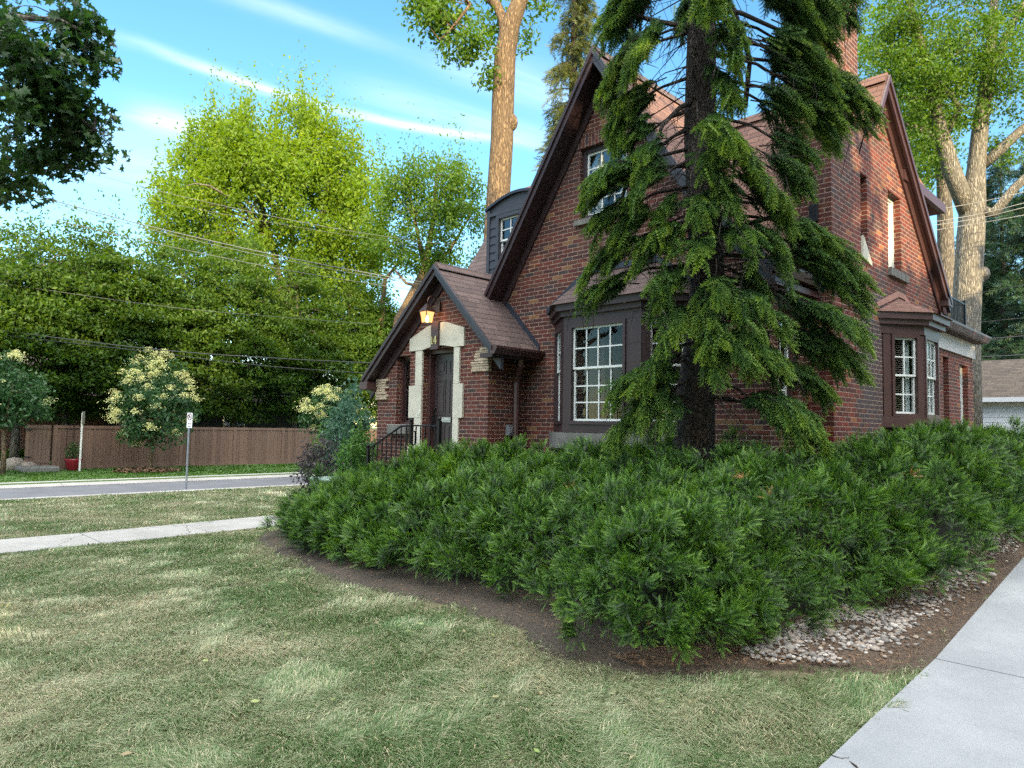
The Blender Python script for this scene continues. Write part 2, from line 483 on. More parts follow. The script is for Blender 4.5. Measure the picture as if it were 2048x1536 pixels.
# ------------------------------------------------------------------ ground
def sst(a, b, x):
    t = np.clip((np.asarray(x, float)-a)/(b-a), 0, 1); return t*t*(3-2*t)
def gz(x, y):
    x = np.asarray(x, float); y = np.asarray(y, float)
    z = np.interp(-x, [3.5, 12, 21.8, 22, 27, 27.2, 32, 60], [0, -.26, -.47, -.50, -.50, -.47, -.42, -.3])
    rise = np.interp(y, [3.2, 5.8, 9.4, 16, 60], [0, .06, .32, .42, .45])
    return z + rise*sst(-16, -7, x) + np.interp(y, [8, 40], [0, .25])*(x < -20)*0
def G(x, y): return float(gz(x, y))

xs = np.unique(np.concatenate([np.linspace(-400,-60,18), np.linspace(-60,-28,17), [-27.12,-27.1,-21.82,-21.8], np.linspace(-21,-12,19), np.linspace(-12,4,65), np.linspace(5,40,18), np.linspace(50,400,12)]))
ys = np.unique(np.concatenate([np.linspace(-300,-20,15), np.linspace(-18,0,10), np.linspace(0,18,73), np.linspace(19,60,28), np.linspace(70,500,16)]))
XX, YY = np.meshgrid(xs, ys)
ZZ = gz(XX, YY)
ZZ = np.where((XX <= -21.81) & (XX >= -27.11), -.72, ZZ)
ii, jj = np.meshgrid(np.arange(len(xs)-1), np.arange(len(ys)-1))
a = (jj*len(xs)+ii).ravel()
m, nt, b = mat('lawn soil and thatch')
g = N(nt, 'ShaderNodeNewGeometry').outputs['Position']
f1 = noise(nt, g, .75, 6, .6); f2 = noise(nt, g, 26, 5, .7); f3 = noise(nt, g, 3.5, 5, .6)
c = ramp(nt, mth(nt, 'ADD', mth(nt, 'MULTIPLY', f1, .6), mth(nt, 'MULTIPLY', f3, .4)), [(.36, (.05,.06,.025)), (.5, (.085,.085,.045)), (.64, (.15,.13,.08))])
c = mixc(nt, 1.0, c, ramp(nt, f2, [(.3, (.5,.5,.45)), (.7, (1.4,1.35,1.3))]), 'MULTIPLY')
sx = N(nt, 'ShaderNodeSeparateXYZ'); L(nt, g, sx.inputs[0])
far = mth(nt, 'LESS_THAN', sx.outputs[0], -27)
c = mixc(nt, far, c, mixc(nt, f2, (.035,.075,.018), (.075,.135,.03)))
L(nt, c, b.inputs['Base Color']); b.inputs['Roughness'].default_value = 1; bump(nt, b, f2, .6, .03)
o = np_mesh('ground', np.stack([XX.ravel(), YY.ravel(), ZZ.ravel()], 1), np.stack([a, a+1, a+len(xs)+1, a+len(xs)], 1), m, smooth=True)
tag(o, 'lawn and open ground under the house, street and trees', 'ground', kind='structure')

def strip(name, x0, x1, y0, y1, top, bottom, step, mtl, label, cat, gaps=None):
    mb = MB(); y = y0
    while y < y1-1e-6:
        q = min(y+step, y1)
        xa, xb = (x0(y), x0(q)) if callable(x0) else (x0, x0); z = [top(x, yy) for x, yy in ((xa, y), (xb, q-.014), (x1, q-.014), (x1, y))]
        mb.hexa([(xa,y,z[0]-bottom),(xb,q-.014,z[1]-bottom),(x1,q-.014,z[2]-bottom),(x1,y,z[3]-bottom),
                 (xa,y,z[0]),(xb,q-.014,z[1]),(x1,q-.014,z[2]),(x1,y,z[3])])
        y = q
    o = mb.build(name, mtl); tag(o, label, cat, kind='structure'); return o
# road, kerbs, pavement and the concrete walk
mb = MB(); mb.box(-27.0, -21.95, -150, 250, -.75, -.60); tag(mb.build('road', M['asphalt']), 'grey asphalt street across the lawn', 'road', kind='structure')
strip('kerb', -21.98, -21.62, -120, 200, lambda x, y: -.455, .3, 3.0, M['kerb'], 'concrete kerb on the near side of the street', 'kerb')
strip('kerb', -27.45, -26.72, -120, 200, lambda x, y: -.455 if x < -27 else -.575, .25, 3.0, M['kerb'], 'concrete kerb and gutter along the far side of the street', 'kerb')
strip('pavement', -13.05, -11.75, -40, 80, lambda x, y: G(-12.4, y)+.035, .12, 1.6, M['walk'], 'pale cracked pavement crossing the lawn', 'pavement')
def walk_x(y): return -1.335-np.clip(np.asarray(y, float)-3.42, -5, 9)*.0190
strip('walkway', lambda y: float(walk_x(y)), .25, -1.53, 40, lambda x, y: G(-.6, y)+.035+(.0 if x < -1 else .0), .12, 3.505, M['concrete'], 'pale concrete walk at the right edge of the lawn', 'walkway')
strip('path', -11.75, -10.6, 6.55, 7.75, lambda x, y: G(x, 7.1)+.03, .1, 1.2, M['walk'], 'short concrete path to the front steps', 'path')

# planting bed: bare soil round the hedge, mulch and pebbles by the walk
BED = [(-11.4,5.9),(-10.8,5.2),(-9.6,4.75),(-8.3,4.42),(-6.9,4.12),(-5.2,4.08),(-4.2,4.12),(-3.3,3.78),(-2.7,3.85),(-2.25,4.35),(-1.85,4.75),(-1.6,5.0),(-1.36,5.3),(-1.42,9),(-1.48,14),(-1.48,20),(-3.6,20),(-3.6,9.5),(-4.1,8.5),(-8.2,8.5),(-8.3,7.5),(-9.2,6.5),(-11.0,6.5)]
def inside(poly, P):
    x, y = P[:, 0], P[:, 1]; r = np.zeros(len(P), bool); n = len(poly)
    for i in range(n):
        (x0, y0), (x1, y1) = poly[i], poly[(i+1) % n]
        c = ((y0 > y) != (y1 > y)) & (x < (x1-x0)*(y-y0)/((y1-y0)+1e-12)+x0); r ^= c
    return r
def dist_edge(poly, P):
    d = np.full(len(P), 1e9); n = len(poly)
    for i in range(n):
        a = np.array(poly[i]); e = np.array(poly[(i+1) % n])-a
        t = np.clip(((P[:, :2]-a) @ e)/(e @ e), 0, 1)
        d = np.minimum(d, np.linalg.norm(P[:, :2]-a-t[:, None]*e, axis=1))
    return d
bx = np.arange(-11.7, -1.19, .1); by = np.arange(3.4, 20.1, .1)
BXX, BYY = np.meshgrid(bx, by); P = np.stack([BXX.ravel(), BYY.ravel()], 1)
lump = Noise(1.1, 5); e = np.where(inside(BED, P), 1, -1)*dist_edge(BED, P) + .10*lump(np.stack([P[:,0], P[:,1], 0*P[:,0]], 1))
zz = gz(P[:, 0], P[:, 1]) + np.where(P[:,0] > -1.6, .004, np.clip(e, -.4, .12)*.35 - .004) + .012
zz = np.where(P[:, 0] > walk_x(P[:, 1])-.06, gz(P[:,0], P[:,1])+.018, zz)
zz = np.where(e < 0, gz(P[:,0], P[:,1]) - .05, zz)
ii, jj = np.meshgrid(np.arange(len(bx)-1), np.arange(len(by)-1)); a = (jj*len(bx)+ii).ravel()
q = np.stack([a, a+1, a+len(bx)+1, a+len(bx)], 1); keep = (e[q] > -.15).any(1) & (P[q][:, :, 0].max(1) < -1.30)
m, nt, b = mat('dark bed soil')
g = N(nt, 'ShaderNodeNewGeometry').outputs['Position']
f2 = noise(nt, g, 30, 6, .75); f1 = noise(nt, g, 2, 4)
sx = N(nt, 'ShaderNodeSeparateXYZ'); L(nt, g, sx.inputs[0])
c = ramp(nt, f2, [(.3, (.026,.020,.014)), (.7, (.080,.064,.048))])
mu = ramp(nt, f2, [(.3, (.034,.023,.016)), (.7, (.130,.092,.064))])
mr = N(nt, 'ShaderNodeMapRange'); L(nt, mth(nt, 'ADD', sx.outputs[0], mth(nt, 'MULTIPLY', f1, .8)), mr.inputs[0]); mr.inputs[1].default_value = -3.0; mr.inputs[2].default_value = -1.9
c = mixc(nt, mr.outputs[0], c, mu)
L(nt, c, b.inputs['Base Color']); b.inputs['Roughness'].default_value = 1; bump(nt, b, f2, .9, .03)
o = np_mesh('soil', np.stack([P[:,0], P[:,1], zz], 1), q[keep], m, smooth=True)
tag(o, 'bare brown soil and mulch under the yew hedge', 'soil', kind='structure')

# ------------------------------------------------------------------ pebbles along the walk
def ico(sub=1):
    bm = bmesh.new(); bmesh.ops.create_icosphere(bm, subdivisions=sub, radius=1)
    v = np.array([x.co[:] for x in bm.verts]); f = np.array([[y.index for y in x.verts] for x in bm.faces]); bm.free(); return v, f
iv, if_ = ico(2)
n = 6000
px_ = np.concatenate([rng.uniform(-1.98, -1.52, n-2200), rng.uniform(-2.35, -1.7, 2200)])
py_ = np.concatenate([rng.uniform(4.9, 14, n-2200), rng.uniform(4.55, 6.3, 2200)])
pn = Noise(.55, 21); PP = np.stack([px_, py_, 0*px_], 1)
k = (pn(PP) > -.75+1.6*rng.random(n)) & (dist_edge(BED, PP) > .03) & inside(BED, PP) & ((px_ < -1.62) | (rng.random(n) < .25)); px_, py_ = px_[k], py_[k]; n = len(px_)
sc = rng.uniform(.008, .021, n)*np.where(rng.random(n) < .06, 1.6, 1); Mx = frames(rand_dir(n)*np.array([1,1,.25]), np.tile([0,0,1.0],(n,1)))
sq = np.stack([rng.uniform(.75,1.3,n), rng.uniform(.8,1.2,n), rng.uniform(.45,.75,n)], 1)
Mx = Mx*sq[:, None, :]
pos = np.stack([px_, py_, gz(px_, py_)+.052+sc*.3], 1)
m, nt, b = mat('river pebbles'); at_ = N(nt, 'ShaderNodeAttribute', attribute_name='tint')
c = ramp(nt, at_.outputs['Fac'], [(0, (.08,.075,.075)), (.35, (.17,.155,.14)), (.6, (.27,.255,.24)), (.85, (.21,.16,.12)), (1, (.42,.40,.38))])
c = mixc(nt, 1.0, c, ramp(nt, noise(nt, N(nt, 'ShaderNodeNewGeometry').outputs['Position'], 90, 4), [(.3, (.75,.75,.75)), (.7, (1.2,1.2,1.2))]), 'MULTIPLY')
L(nt, c, b.inputs['Base Color']); b.inputs['Roughness'].default_value = .75
v, f, t = scatter(iv, if_, Mx, pos, sc, rng.random(n))
o = np_mesh('pebbles', v, f, m, tint=t, smooth=True); tag(o, 'pale river pebbles strewn between hedge and walk', 'pebbles', kind='stuff')
# wood chips and dry needles
chip = np.array([[-.5,-1,0],[.5,-1,0],[.5,1,0.1],[-.5,1,.1]]); cf = np.array([[0,1,2,3]])
n = 16000; cx_ = rng.uniform(-2.9,-1.45,n); cy_ = 3.9+10*rng.random(n)**1.6
PP = np.stack([cx_,cy_,0*cx_],1); k = inside(BED, PP); cx_, cy_ = cx_[k], cy_[k]; n = len(cx_)
v, f, t = scatter(chip*np.array([.25,1,.3]), cf, frames(rand_dir(n)*np.array([1,1,.2]), np.tile([0,0,1.0],(n,1))+.3*rand_dir(n)), np.stack([cx_,cy_,gz(cx_,cy_)+.058],1), rng.uniform(.008,.022,n), rng.random(n))
n2 = 5000; lx_ = rng.uniform(-11, -2.4, n2); ly_ = 3.9+2.2*rng.random(n2); P2 = np.stack([lx_,ly_,0*lx_],1); k2 = inside(BED, P2); lx_, ly_ = lx_[k2], ly_[k2]; n2 = len(lx_)
v2, f2_, t2 = scatter(chip*np.array([.3,1,.3]), cf, frames(rand_dir(n2)*np.array([1,1,.2]), np.tile([0,0,1.0],(n2,1))+.3*rand_dir(n2)), np.stack([lx_,ly_,gz(lx_,ly_)+.056],1), rng.uniform(.006,.020,n2), rng.random(n2))
v, f, t = np.concatenate([v, v2]), np.concatenate([f, f2_+len(v)]), np.concatenate([t, t2])
o = np_mesh('mulch', v, f, leaf_mat('mulch chips', [(.05,.028,.016),(.14,.075,.04),(.26,.17,.10)], 0, .9), tint=t); tag(o, 'brown mulch chips among the pebbles', 'mulch', kind='stuff')

# ------------------------------------------------------------------ grass
def grass(name, n, dmin, dmax, a0, a1, ok, hgt, wid, matl, label, seed):
    g = np.random.default_rng(seed)
    d = dmin*(dmax/dmin)**g.random(n); an = g.uniform(a0, a1, n)
    r = d*np.tan(an); x = -_h*d+_h*r; y = _h*d+_h*r
    P = np.stack([x, y, np.zeros(n)], 1); k = ok(P, g); P, d = P[k], d[k]; n = len(P)
    P[:, 2] = gz(P[:, 0], P[:, 1]) - .004
    pat = .12 + Noise(1.9, 31)(P)*.72 + Noise(.42, 32)(P)*.30 + Noise(6, 33)(P)*.35 + .12*g.normal(size=n)
    comb = Noise(1.1, 34)(P)*2.2 + Noise(.35, 37)(P)*1.2
    tall = np.clip(.75+.35*Noise(.9, 35)(P)+.15*Noise(.3, 36)(P), .45, 1.5)
    h = hgt*g.uniform(.6, 1.25, n)*tall; w = np.maximum(wid*g.uniform(.7, 1.2, n), d*g.uniform(.0006, .0013, n))
    az = comb + g.normal(0, .50, n); ln = np.stack([np.cos(az), np.sin(az), 0*az], 1)
    lean = np.abs(g.normal(.95, .38, n))[:, None]
    side = np.stack([-np.sin(az+g.normal(0, .8, n)), np.cos(az), 0*az], 1)*w[:, None]
    up = np.array([0, 0, 1.0])
    p0 = P; p1 = P + (ln*lean*.35+up*.62)*h[:, None]; p2 = P + (ln*lean*1.05+up*(1.0-.38*np.minimum(lean, 1.5)))*h[:, None]
    v = np.stack([p0-side*.5, p0+side*.5, p1+side*.42, p1-side*.42, p2], 1)
    f = np.concatenate([(np.arange(n)*5)[:, None]+np.array([0, 1, 2]), (np.arange(n)*5)[:, None]+np.array([0, 2, 3]), (np.arange(n)*5)[:, None]+np.array([3, 2, 4])])
    tt = np.clip(.43+.30*pat+g.normal(0, .13, n), 0, 1); tt = np.where(g.random(n) < .10, g.uniform(.6, 1, n), tt)
    o = np_mesh(name, v.reshape(-1, 3), f, matl, tint=np.repeat(tt, 5)); tag(o, label, 'grass', kind='stuff'); return o
lawn_m = leaf_mat('lawn blades', [(.045,.105,.028),(.080,.155,.048),(.165,.225,.105),(.30,.33,.21),(.46,.42,.28),(.52,.45,.30)], .25, .55, .35)
def ok_lawn(P, g):
    x, y = P[:, 0], P[:, 1]; e = np.where(inside(BED, P), 1, -1)*dist_edge(BED, P) + .16*Noise(.8, 41)(P)
    thin = Noise(.8, 42)(P)*.5+Noise(.25, 43)(P)*.35
    return (x < walk_x(y)+.01+.03*np.sin(y*9)+.03*np.sin(y*23)) & (x > -11.72) & (e < np.minimum(.14, g.uniform(-.55, .16, len(P)))) & (g.random(len(P)) < np.clip(1.15-.42*np.clip(thin, 0, 2), .3, 1)) & ~((x > -12) & (x < -10.6) & (y > 6.5) & (y < 7.8))
grass('lawn_grass', 470000, 2.7, 15, -.66, .55, ok_lawn, .080, .0036, lawn_m, 'mottled green and straw coloured lawn in the foreground', 51)
def ok_verge(P, g):
    x = P[:, 0]; return (x < -13.08) & (x > -21.6)
grass('verge_grass', 150000, 9, 34, -.66, .05, ok_verge, .085, .006, lawn_m, 'pale dry grass strip between pavement and street', 52)
lush = leaf_mat('lush blades', [(.030,.085,.014),(.05,.12,.02),(.075,.16,.03),(.10,.19,.04)], .25)
def ok_far(P, g):
    x, y = P[:, 0], P[:, 1]; return (x < -27.5) & (x > -32.6)
grass('far_grass', 70000, 22, 46, -.68, 0, ok_far, .10, .012, lush, 'bright green grass strip below the wooden fence', 53)
# clover-like weeds and fallen leaves on the lawn
lf = np.array([[0,-1,0],[.45,-.2,.12],[.3,.5,.06],[0,1,.1],[-.3,.5,.06],[-.45,-.2,.12]]); lff = np.array([[0,1,2],[0,2,3],[0,3,4],[0,4,5]])
n = 90; d = 3.2*(13/3.2)**rng.random(n); an = rng.uniform(-.62, .3, n); r = d*np.tan(an)
P = np.stack([-_h*d+_h*r, _h*d+_h*r, 0*d], 1); k = ok_lawn(P, rng); P = P[k]; n = len(P); P[:, 2] = gz(P[:, 0], P[:, 1])+.045
v, f, t = scatter(lf, lff, frames(rand_dir(n)*np.array([1,1,.3]), np.tile([0,0,1.0],(n,1))+.5*rand_dir(n)), P, rng.uniform(.012,.030,n), rng.random(n))
o = np_mesh('fallen_leaves', v, f, leaf_mat('fallen leaves', [(.12,.20,.05),(.22,.28,.09),(.30,.32,.16),(.28,.22,.13)], .2), tint=t); tag(o, 'small fallen leaves scattered over the lawn', 'leaves', kind='stuff')
# a twig lying on the corner of the walk
def hit(px, py, z):
    d = CF + (px-CX)/FPX*CR + (CY-py)/FPX*CU; t = (z-CAM.z)/d.z; return CAM + t*d
tw = [hit(1664,1511,.06), hit(1680,1518,.055), hit(1696,1523,.05), hit(1712,1533,.06), hit(1722,1545,.055)]
tw = [tuple(p) for p in tw]
mb = MB(); mb.tube(tw, [.003,.006,.008,.006,.003], 6); mb.tube([tw[1], (tw[1][0]+.03, tw[1][1]+.035, tw[1][2]+.005)], [.004,.002], 5)
tag(mb.build('twig', bark_mat('twig bark', (.02,.016,.012), (.06,.05,.04), 30), smooth=True), 'crooked dark twig lying on the near corner of the walk', 'twig')
# ------------------------------------------------------------------ the brick house
house = empty('brick_house', (-7.0, 11.0, .3), 'two storey dark red brick house with steep gables, arched stone doorway and bay windows', 'house')

def window(name, F, u0, u1, z0, z1, rec, cols, rows_up, rows_lo, label=None, inside='curtain', frame=.05, trimmat='trim2', sash_mat='white', split=.5, fd=.06):
    """double-hung window set rec metres behind plane F: frame (part) with sash, pane and what hangs behind it"""
    fr = MB()
    fr.fbox(F, u0, u0+frame, -rec-fd, -rec+.02, z0, z1); fr.fbox(F, u1-frame, u1, -rec-fd, -rec+.02, z0, z1)
    fr.fbox(F, u0+frame, u1-frame, -rec-fd, -rec+.018, z1-frame, z1); fr.fbox(F, u0+frame, u1-frame, -rec-fd, -rec+.022, z0, z0+frame)
    w = fr.build(name, M[trimmat], house)
    if label: w['label'] = label
    a0, a1, b0, b1 = u0+frame, u1-frame, z0+frame, z1-frame
    zm = b0+(b1-b0)*split
    s = MB(); st = .035
    for (c0, c1, dn, rows) in ((zm-.012, b1, 0, rows_up), (b0, zm+.012, -.028, rows_lo)):
        if c1-c0 < .05: continue
        n0, n1 = -rec-.045+dn, -rec-.012+dn
        s.fbox(F, a0, a0+st, n0, n1, c0, c1); s.fbox(F, a1-st, a1, n0, n1, c0, c1)
        s.fbox(F, a0+st, a1-st, n0, n1-.001, c0, c0+st); s.fbox(F, a0+st, a1-st, n0, n1-.001, c1-st, c1)
        for i in range(1, cols):
            u = a0+st+(a1-a0-2*st)*i/cols
            s.fbox(F, u-.011, u+.011, n0+.008, n1-.004, c0+st, c1-st)
        for j in range(1, rows):
            z = c0+st+(c1-c0-2*st)*j/rows
            s.fbox(F, a0+st, a1-st, n0+.009, n1-.006, z-.011, z+.011)
    s.build('sash', M[sash_mat], w)
    g = MB(); g.fbox(F, a0+.01, a1-.01, -rec-.032, -rec-.028, zm, b1-.01); g.fbox(F, a0+.01, a1-.01, -rec-.060, -rec-.056, b0+.01, zm)
    g.build('pane', M['glass'], w)
    if inside == 'curtain':
        c = MB(); k = 14; pts = []
        wd = (a1-a0)*.30
        for (q0, q1) in ((a0, a0+wd), (a1-wd, a1)):
            for i in range(k):
                x0 = q0+(q1-q0)*i/k; x1 = q0+(q1-q0)*(i+1)/k
                d0 = -rec-.14-.03*(i % 2); d1 = -rec-.14-.03*((i+1) % 2)
                c.face([F(x0, d0, b0), F(x1, d1, b0), F(x1, d1, b1), F(x0, d0, b1)])
        c.build('curtain', M['curtain'], w)
    elif inside == 'blind':
        c = MB(); z = b0+.02
        while z < b1:
            c.fbox(F, a0+.02, a1-.14, -rec-.135, -rec-.105, z, z+.017); z += .036
        c.build('blind', M['blind'], w)
        c = MB(); k = 5
        for i in range(k):
            x0 = a1-.15+.14*i/k; x1 = a1-.15+.14*(i+1)/k
            c.face([F(x0, -rec-.12-.02*(i % 2), b0), F(x1, -rec-.12-.02*((i+1) % 2), b0), F(x1, -rec-.12-.02*((i+1) % 2), b1), F(x0, -rec-.12-.02*(i % 2), b1)])
        c.build('curtain', M['curtain'], w)
    return w

# ---- walls
WY, SX, BX = 8.6, -3.54, -3.95
mb = MB()
# front wing gable wall
GW = (-7.12, -6.18, 4.95, 6.12)
wall(mb, FY(WY), [(-8.95,0),(BX,0),(BX,3.62),(-4.45,4.42),(-5.05,5.10),(-6.6,7.38),(-8.95,3.78)], [GW, (-7.0,-5.1,1.62,3.25)], .11)
# its right side, facing the side yard
RW = (8.82, 9.42, 1.75, 3.25)
wall(mb, FX(BX), [(WY,0),(9.58,0),(9.58,4.2),(WY,4.2)], [RW], .11)
# left part of the main front
wall(mb, FY(9.4), [(-11.35,0),(-8.9,0),(-8.9,3.9),(-11.35,3.9)])
mb.face([(-11.35,9.4,0),(-11.35,15,0),(-11.35,15,4.1),(-11.35,11.55,7.1),(-11.35,9.4,3.9)])
mb.face([(-8.95,8.6,0),(-8.95,9.4,0),(-8.95,9.4,3.85),(-8.95,8.6,3.85)])
front = mb.build('wall', M['brick'], house, recalc=False)
mb = MB()
# side gable wall with its windows
SW = (11.92, 12.56, 4.23, 5.49); S1 = (14.98, 15.36, 1.78, 3.08); S2 = (16.22, 16.86, 1.80, 3.02)
slit = (10.69, 10.97, 4.16, 5.43)
wall(mb, FX(SX), [(9.58,0),(14.72,0),(14.72,4.16),(11.55,7.02),(9.58,4.05)], [SW, slit], .16)
wall(mb, FX(SX), [(14.72,0),(17.3,0),(17.3,3.2),(14.72,3.2)], [S1, S2], .16)
wall(mb, FY(9.58), [(BX,0),(SX,0),(SX,4.2),(BX,4.2)])
mb.face([(SX,17.3,0),(-9,17.3,0),(-9,17.3,3.2),(SX,17.3,3.2)])
side = mb.build('wall', M['brick_side'], house, recalc=False)
# lit interior wall of the slit: nothing but brick behind it
MB().fbox(FX(SX), 10.60, 11.06, -.20, -.165, 4.1, 5.5).build('slit_backing', M['brick'], house)
MB().fprism(FX(SX), [(10.71,4.17),(11.10,4.10),(11.10,4.15),(10.75,4.50)], -.15, .02).build('sloped_stone', M['stone'], house)
mb = MB(); mb.fbox(FX(SX), 10.695, 10.735, -.15, -.02, 4.2, 5.42)
mb.build('slit_trim', M['white'], house)

# ---- chimney: rises from the corner of the side wall
mb = MB()
mb.box(-4.10, SX-.003, 9.583, 10.66, 4.0, 9.2); mb.box(-4.16, SX+.05, 9.53, 10.72, 9.2, 9.4)
ch = mb.build('chimney', M['brick'], house)
MB().box(-3.84, -3.72, 9.555, 9.60, 4.48, 4.73).build('vent', M['iron'], house, bevel=.006)

# ---- roofs
def slab(pts, th=.10):
    """roof slab with its top face on pts"""
    m = MB(); m.prism(pts, (0, 0, -th)); return m
def roofs(name, slabs, m):
    a = MB()
    for s in slabs:
        b = len(a.v); a.v += s.v; a.f += [[b+i for i in f] for f in s.f]
    return a.build(name, m, house)
Y0, Y1 = 8.24, 12.0
prof = [(-6.6,7.5),(-5.03,5.17),(-4.5,4.55),(-3.72,3.68)]
sl = [slab([(-9.05,Y0,3.77),(-6.6,Y0,7.5),(-6.6,Y1,7.5),(-9.05,Y1,3.77)])]
wing_left = roofs('front_gable_roof', sl, M['shingle'])
sl = []
for (a, b) in zip(prof[:-1], prof[1:]):
    sl.append(slab([(b[0],Y0,b[1]),(b[0],Y1 if b[0] < -4.6 else 9.575,b[1]),(a[0],Y1 if b[0] < -4.6 else 9.575,a[1]),(a[0],Y0,a[1])]))
roofs('front_gable_roof', sl, M['shingle_lit'])
# main roof: steep towards the front, flatter behind
rz, ry = 7.17, 11.55
sl = [slab([(-11.65,9.12,3.52),(-8.7,9.12,3.52),(-8.7,ry,rz),(-11.65,ry,rz)]),
      slab([(-11.65,8.72,3.16),(-8.7,8.72,3.16),(-8.7,9.12,3.52),(-11.65,9.12,3.52)])]
roofs('main_roof', sl, M['shingle'])
sl = [slab([(-8.7,9.7,4.395),(-4.11,9.7,4.395),(-4.11,ry,rz),(-8.7,ry,rz)]),
      slab([(-4.11,10.662,5.838),(-3.545,10.662,5.838),(-3.545,11.12,6.525),(-4.11,11.12,6.525)]),
      slab([(-4.11,11.12,6.525),(-3.40,11.12,6.525),(-3.40,ry,rz),(-4.11,ry,rz)])]
roofs('main_roof', sl, M['shingle_lit'])
roofs('main_roof', [slab([(-11.65,ry,rz),(-3.40,ry,rz),(-3.40,14.95,4.14),(-11.65,14.95,4.14)])], M['shingle'])
mb = MB()
mb.prism([(-11.65,ry-.13,rz-.13),(-11.65,ry,rz+.05),(-11.65,ry+.14,rz-.08)], (8.25,0,0)); mb.build('ridge_cap', M['shingle_lit'], house)
mb = MB(); mb.prism([(-6.75,Y0+.01,7.33),(-6.6,Y0+.01,7.55),(-6.45,Y0+.01,7.33)], (0,3.0,0)); mb.build('ridge_cap', M['shingle'], house)

# ---- barge boards and soffits
def rake(name, F, p, q, n_out, depth, n_in, m, extra=True):
    """board along a rake from p to q (u,z), its lower moulding and the soffit behind it"""
    b = MB()
    b.fprism(F, [(p[0],p[1]-.012),(q[0],q[1]-.012),(q[0],q[1]-depth),(p[0],p[1]-depth)], n_out-.035, n_out)
    b.fprism(F, [(p[0],p[1]-.002),(q[0],q[1]-.002),(q[0],q[1]-depth*.42),(p[0],p[1]-depth*.42)], n_out, n_out+.03)
    b.fprism(F, [(p[0],p[1]-depth*.86),(q[0],q[1]-depth*.86),(q[0],q[1]-depth*.97),(p[0],p[1]-depth*.97)], n_in, n_out-.036)
    # frieze board on the wall under the soffit
    b.fprism(F, [(p[0],p[1]-depth*.98),(q[0],q[1]-depth*.98),(q[0],q[1]-depth-.20),(p[0],p[1]-depth-.20)], n_in-.03, n_in+.035)
    return b.build(name, m, house)
rake('barge_board', FY(WY), (-9.08,3.72), (-6.6,7.5), .36, .24, 0, M['trim'])
for a, b in zip(prof[:-1], prof[1:]):
    rake('barge_board', FY(WY), a, b, .36, .24, 0, M['slate'])
rake('barge_board', FX(SX), (ry,rz), (14.97,4.12), .15, .24, 0, M['trim2'])
rake('barge_board', FX(SX), (11.12,rz-.43*1.5), (ry,rz), .15, .24, 0, M['trim2'])
MB().fbox(FX(SX), 14.74, 15.06, -.25, .17, 3.98, 4.14).build('eave_return', M['trim2'], house, bevel=.01)
MB().fbox(FY(WY), -9.12, -8.8, 0, .38, 3.48, 3.66).build('eave_return', M['trim2'], house, bevel=.01)
MB().fprism(FY(WY), [(-7.0,6.84),(-6.2,6.84),(-6.6,7.4)], -.02, .05).build('gable_panel', M['slate'], house)
MB().fprism(FX(SX), [(11.2,6.62),(11.9,6.62),(11.55,7.0)], -.02, .05).build('gable_panel', M['trim2'], house)

# ---- gutters and downpipes
def gutter(name, pts_lo, w, m):
    pass
def gutter_x(x, y0, y1, z, m=None, out=1):
    b = MB(); b.prism([(x-.02*out,y0,z-.12),(x+.07*out,y0,z-.12),(x+.13*out,y0,z-.03),(x+.13*out,y0,z+.01),(x-.02*out,y0,z+.01)], (0,y1-y0,0))
    return b.build('gutter', m or M['trim2'], house)
gutter_x(-3.74, 8.24, 9.57, 3.66)
MB().box(-3.95, -3.73, 8.3, 9.575, 3.42, 3.50).build('soffit', M['trim2'], house)
gutter_x(-3.36, 13.62, 17.52, 3.66)
# downpipe in the corner beside the entrance porch
mb = MB()
mb.tube([(-7.98,8.18,2.78),(-8.0,8.20,2.62),(-8.12,8.26,2.46),(-8.175,8.28,2.34),(-8.175,8.28,.5)], .055, 8)
mb.build('downpipe', M['trim2'], house)
mb = MB(); mb.tube([(-3.47,14.80,3.98),(-3.45,14.80,3.85),(-3.49,14.84,3.78),(-3.46,15.0,3.74),(-3.36,15.3,3.70)], .035, 8); mb.build('downpipe', M['trim2'], house)

# ---- front gable window with soldier course
MB().fbox(FY(WY), -7.32, -5.98, -.02, .008, 6.125, 6.34).build('soldier_course', M['soldier'], house)
window('window', FY(WY), *GW, .09, 3, 2, 2, 'small paned window high in the front gable', inside='curtain', frame=.07, trimmat='trim')
mb = MB(); mb.fbox(FY(WY), -7.2, -6.1, -.1, .05, 4.86, 4.945); mb.build('window_sill', M['stone_dark'], house)
MB().fbox(FY(WY), -7.12, -6.18, -.9, -.85, 4.9, 6.2).build('interior_wall', M['tan'], house)

# ---- arched side window behind the spruce
window('window', FX(BX), *RW, .09, 2, 2, 2, 'tall white window beside the chimney', inside='curtain', frame=.06)
MB().fbox(FX(BX), 8.75, 9.49, -.02, .01, 3.255, 3.46).build('soldier_course', M['soldier'], house)

# ---- side gable window
window('window', FX(SX), *SW, .13, 2, 2, 1, 'narrow sash window in the side gable', inside=None, frame=.05, trimmat='white')
b = MB()
for i in range(9):
    u = 11.88+i*.103
    b.fprism(FX(SX), [(u,4.10),(u+.095,4.10),(u+.095,4.225),(u,4.225)], -.12, .055+.004*(i % 2))
b.build('window_sill', M['stone_dark'], house)
MB().fbox(FX(SX), 11.9, 12.6, -1.0, -.95, 4.2, 5.5).build('interior_wall', M['dark'], house)
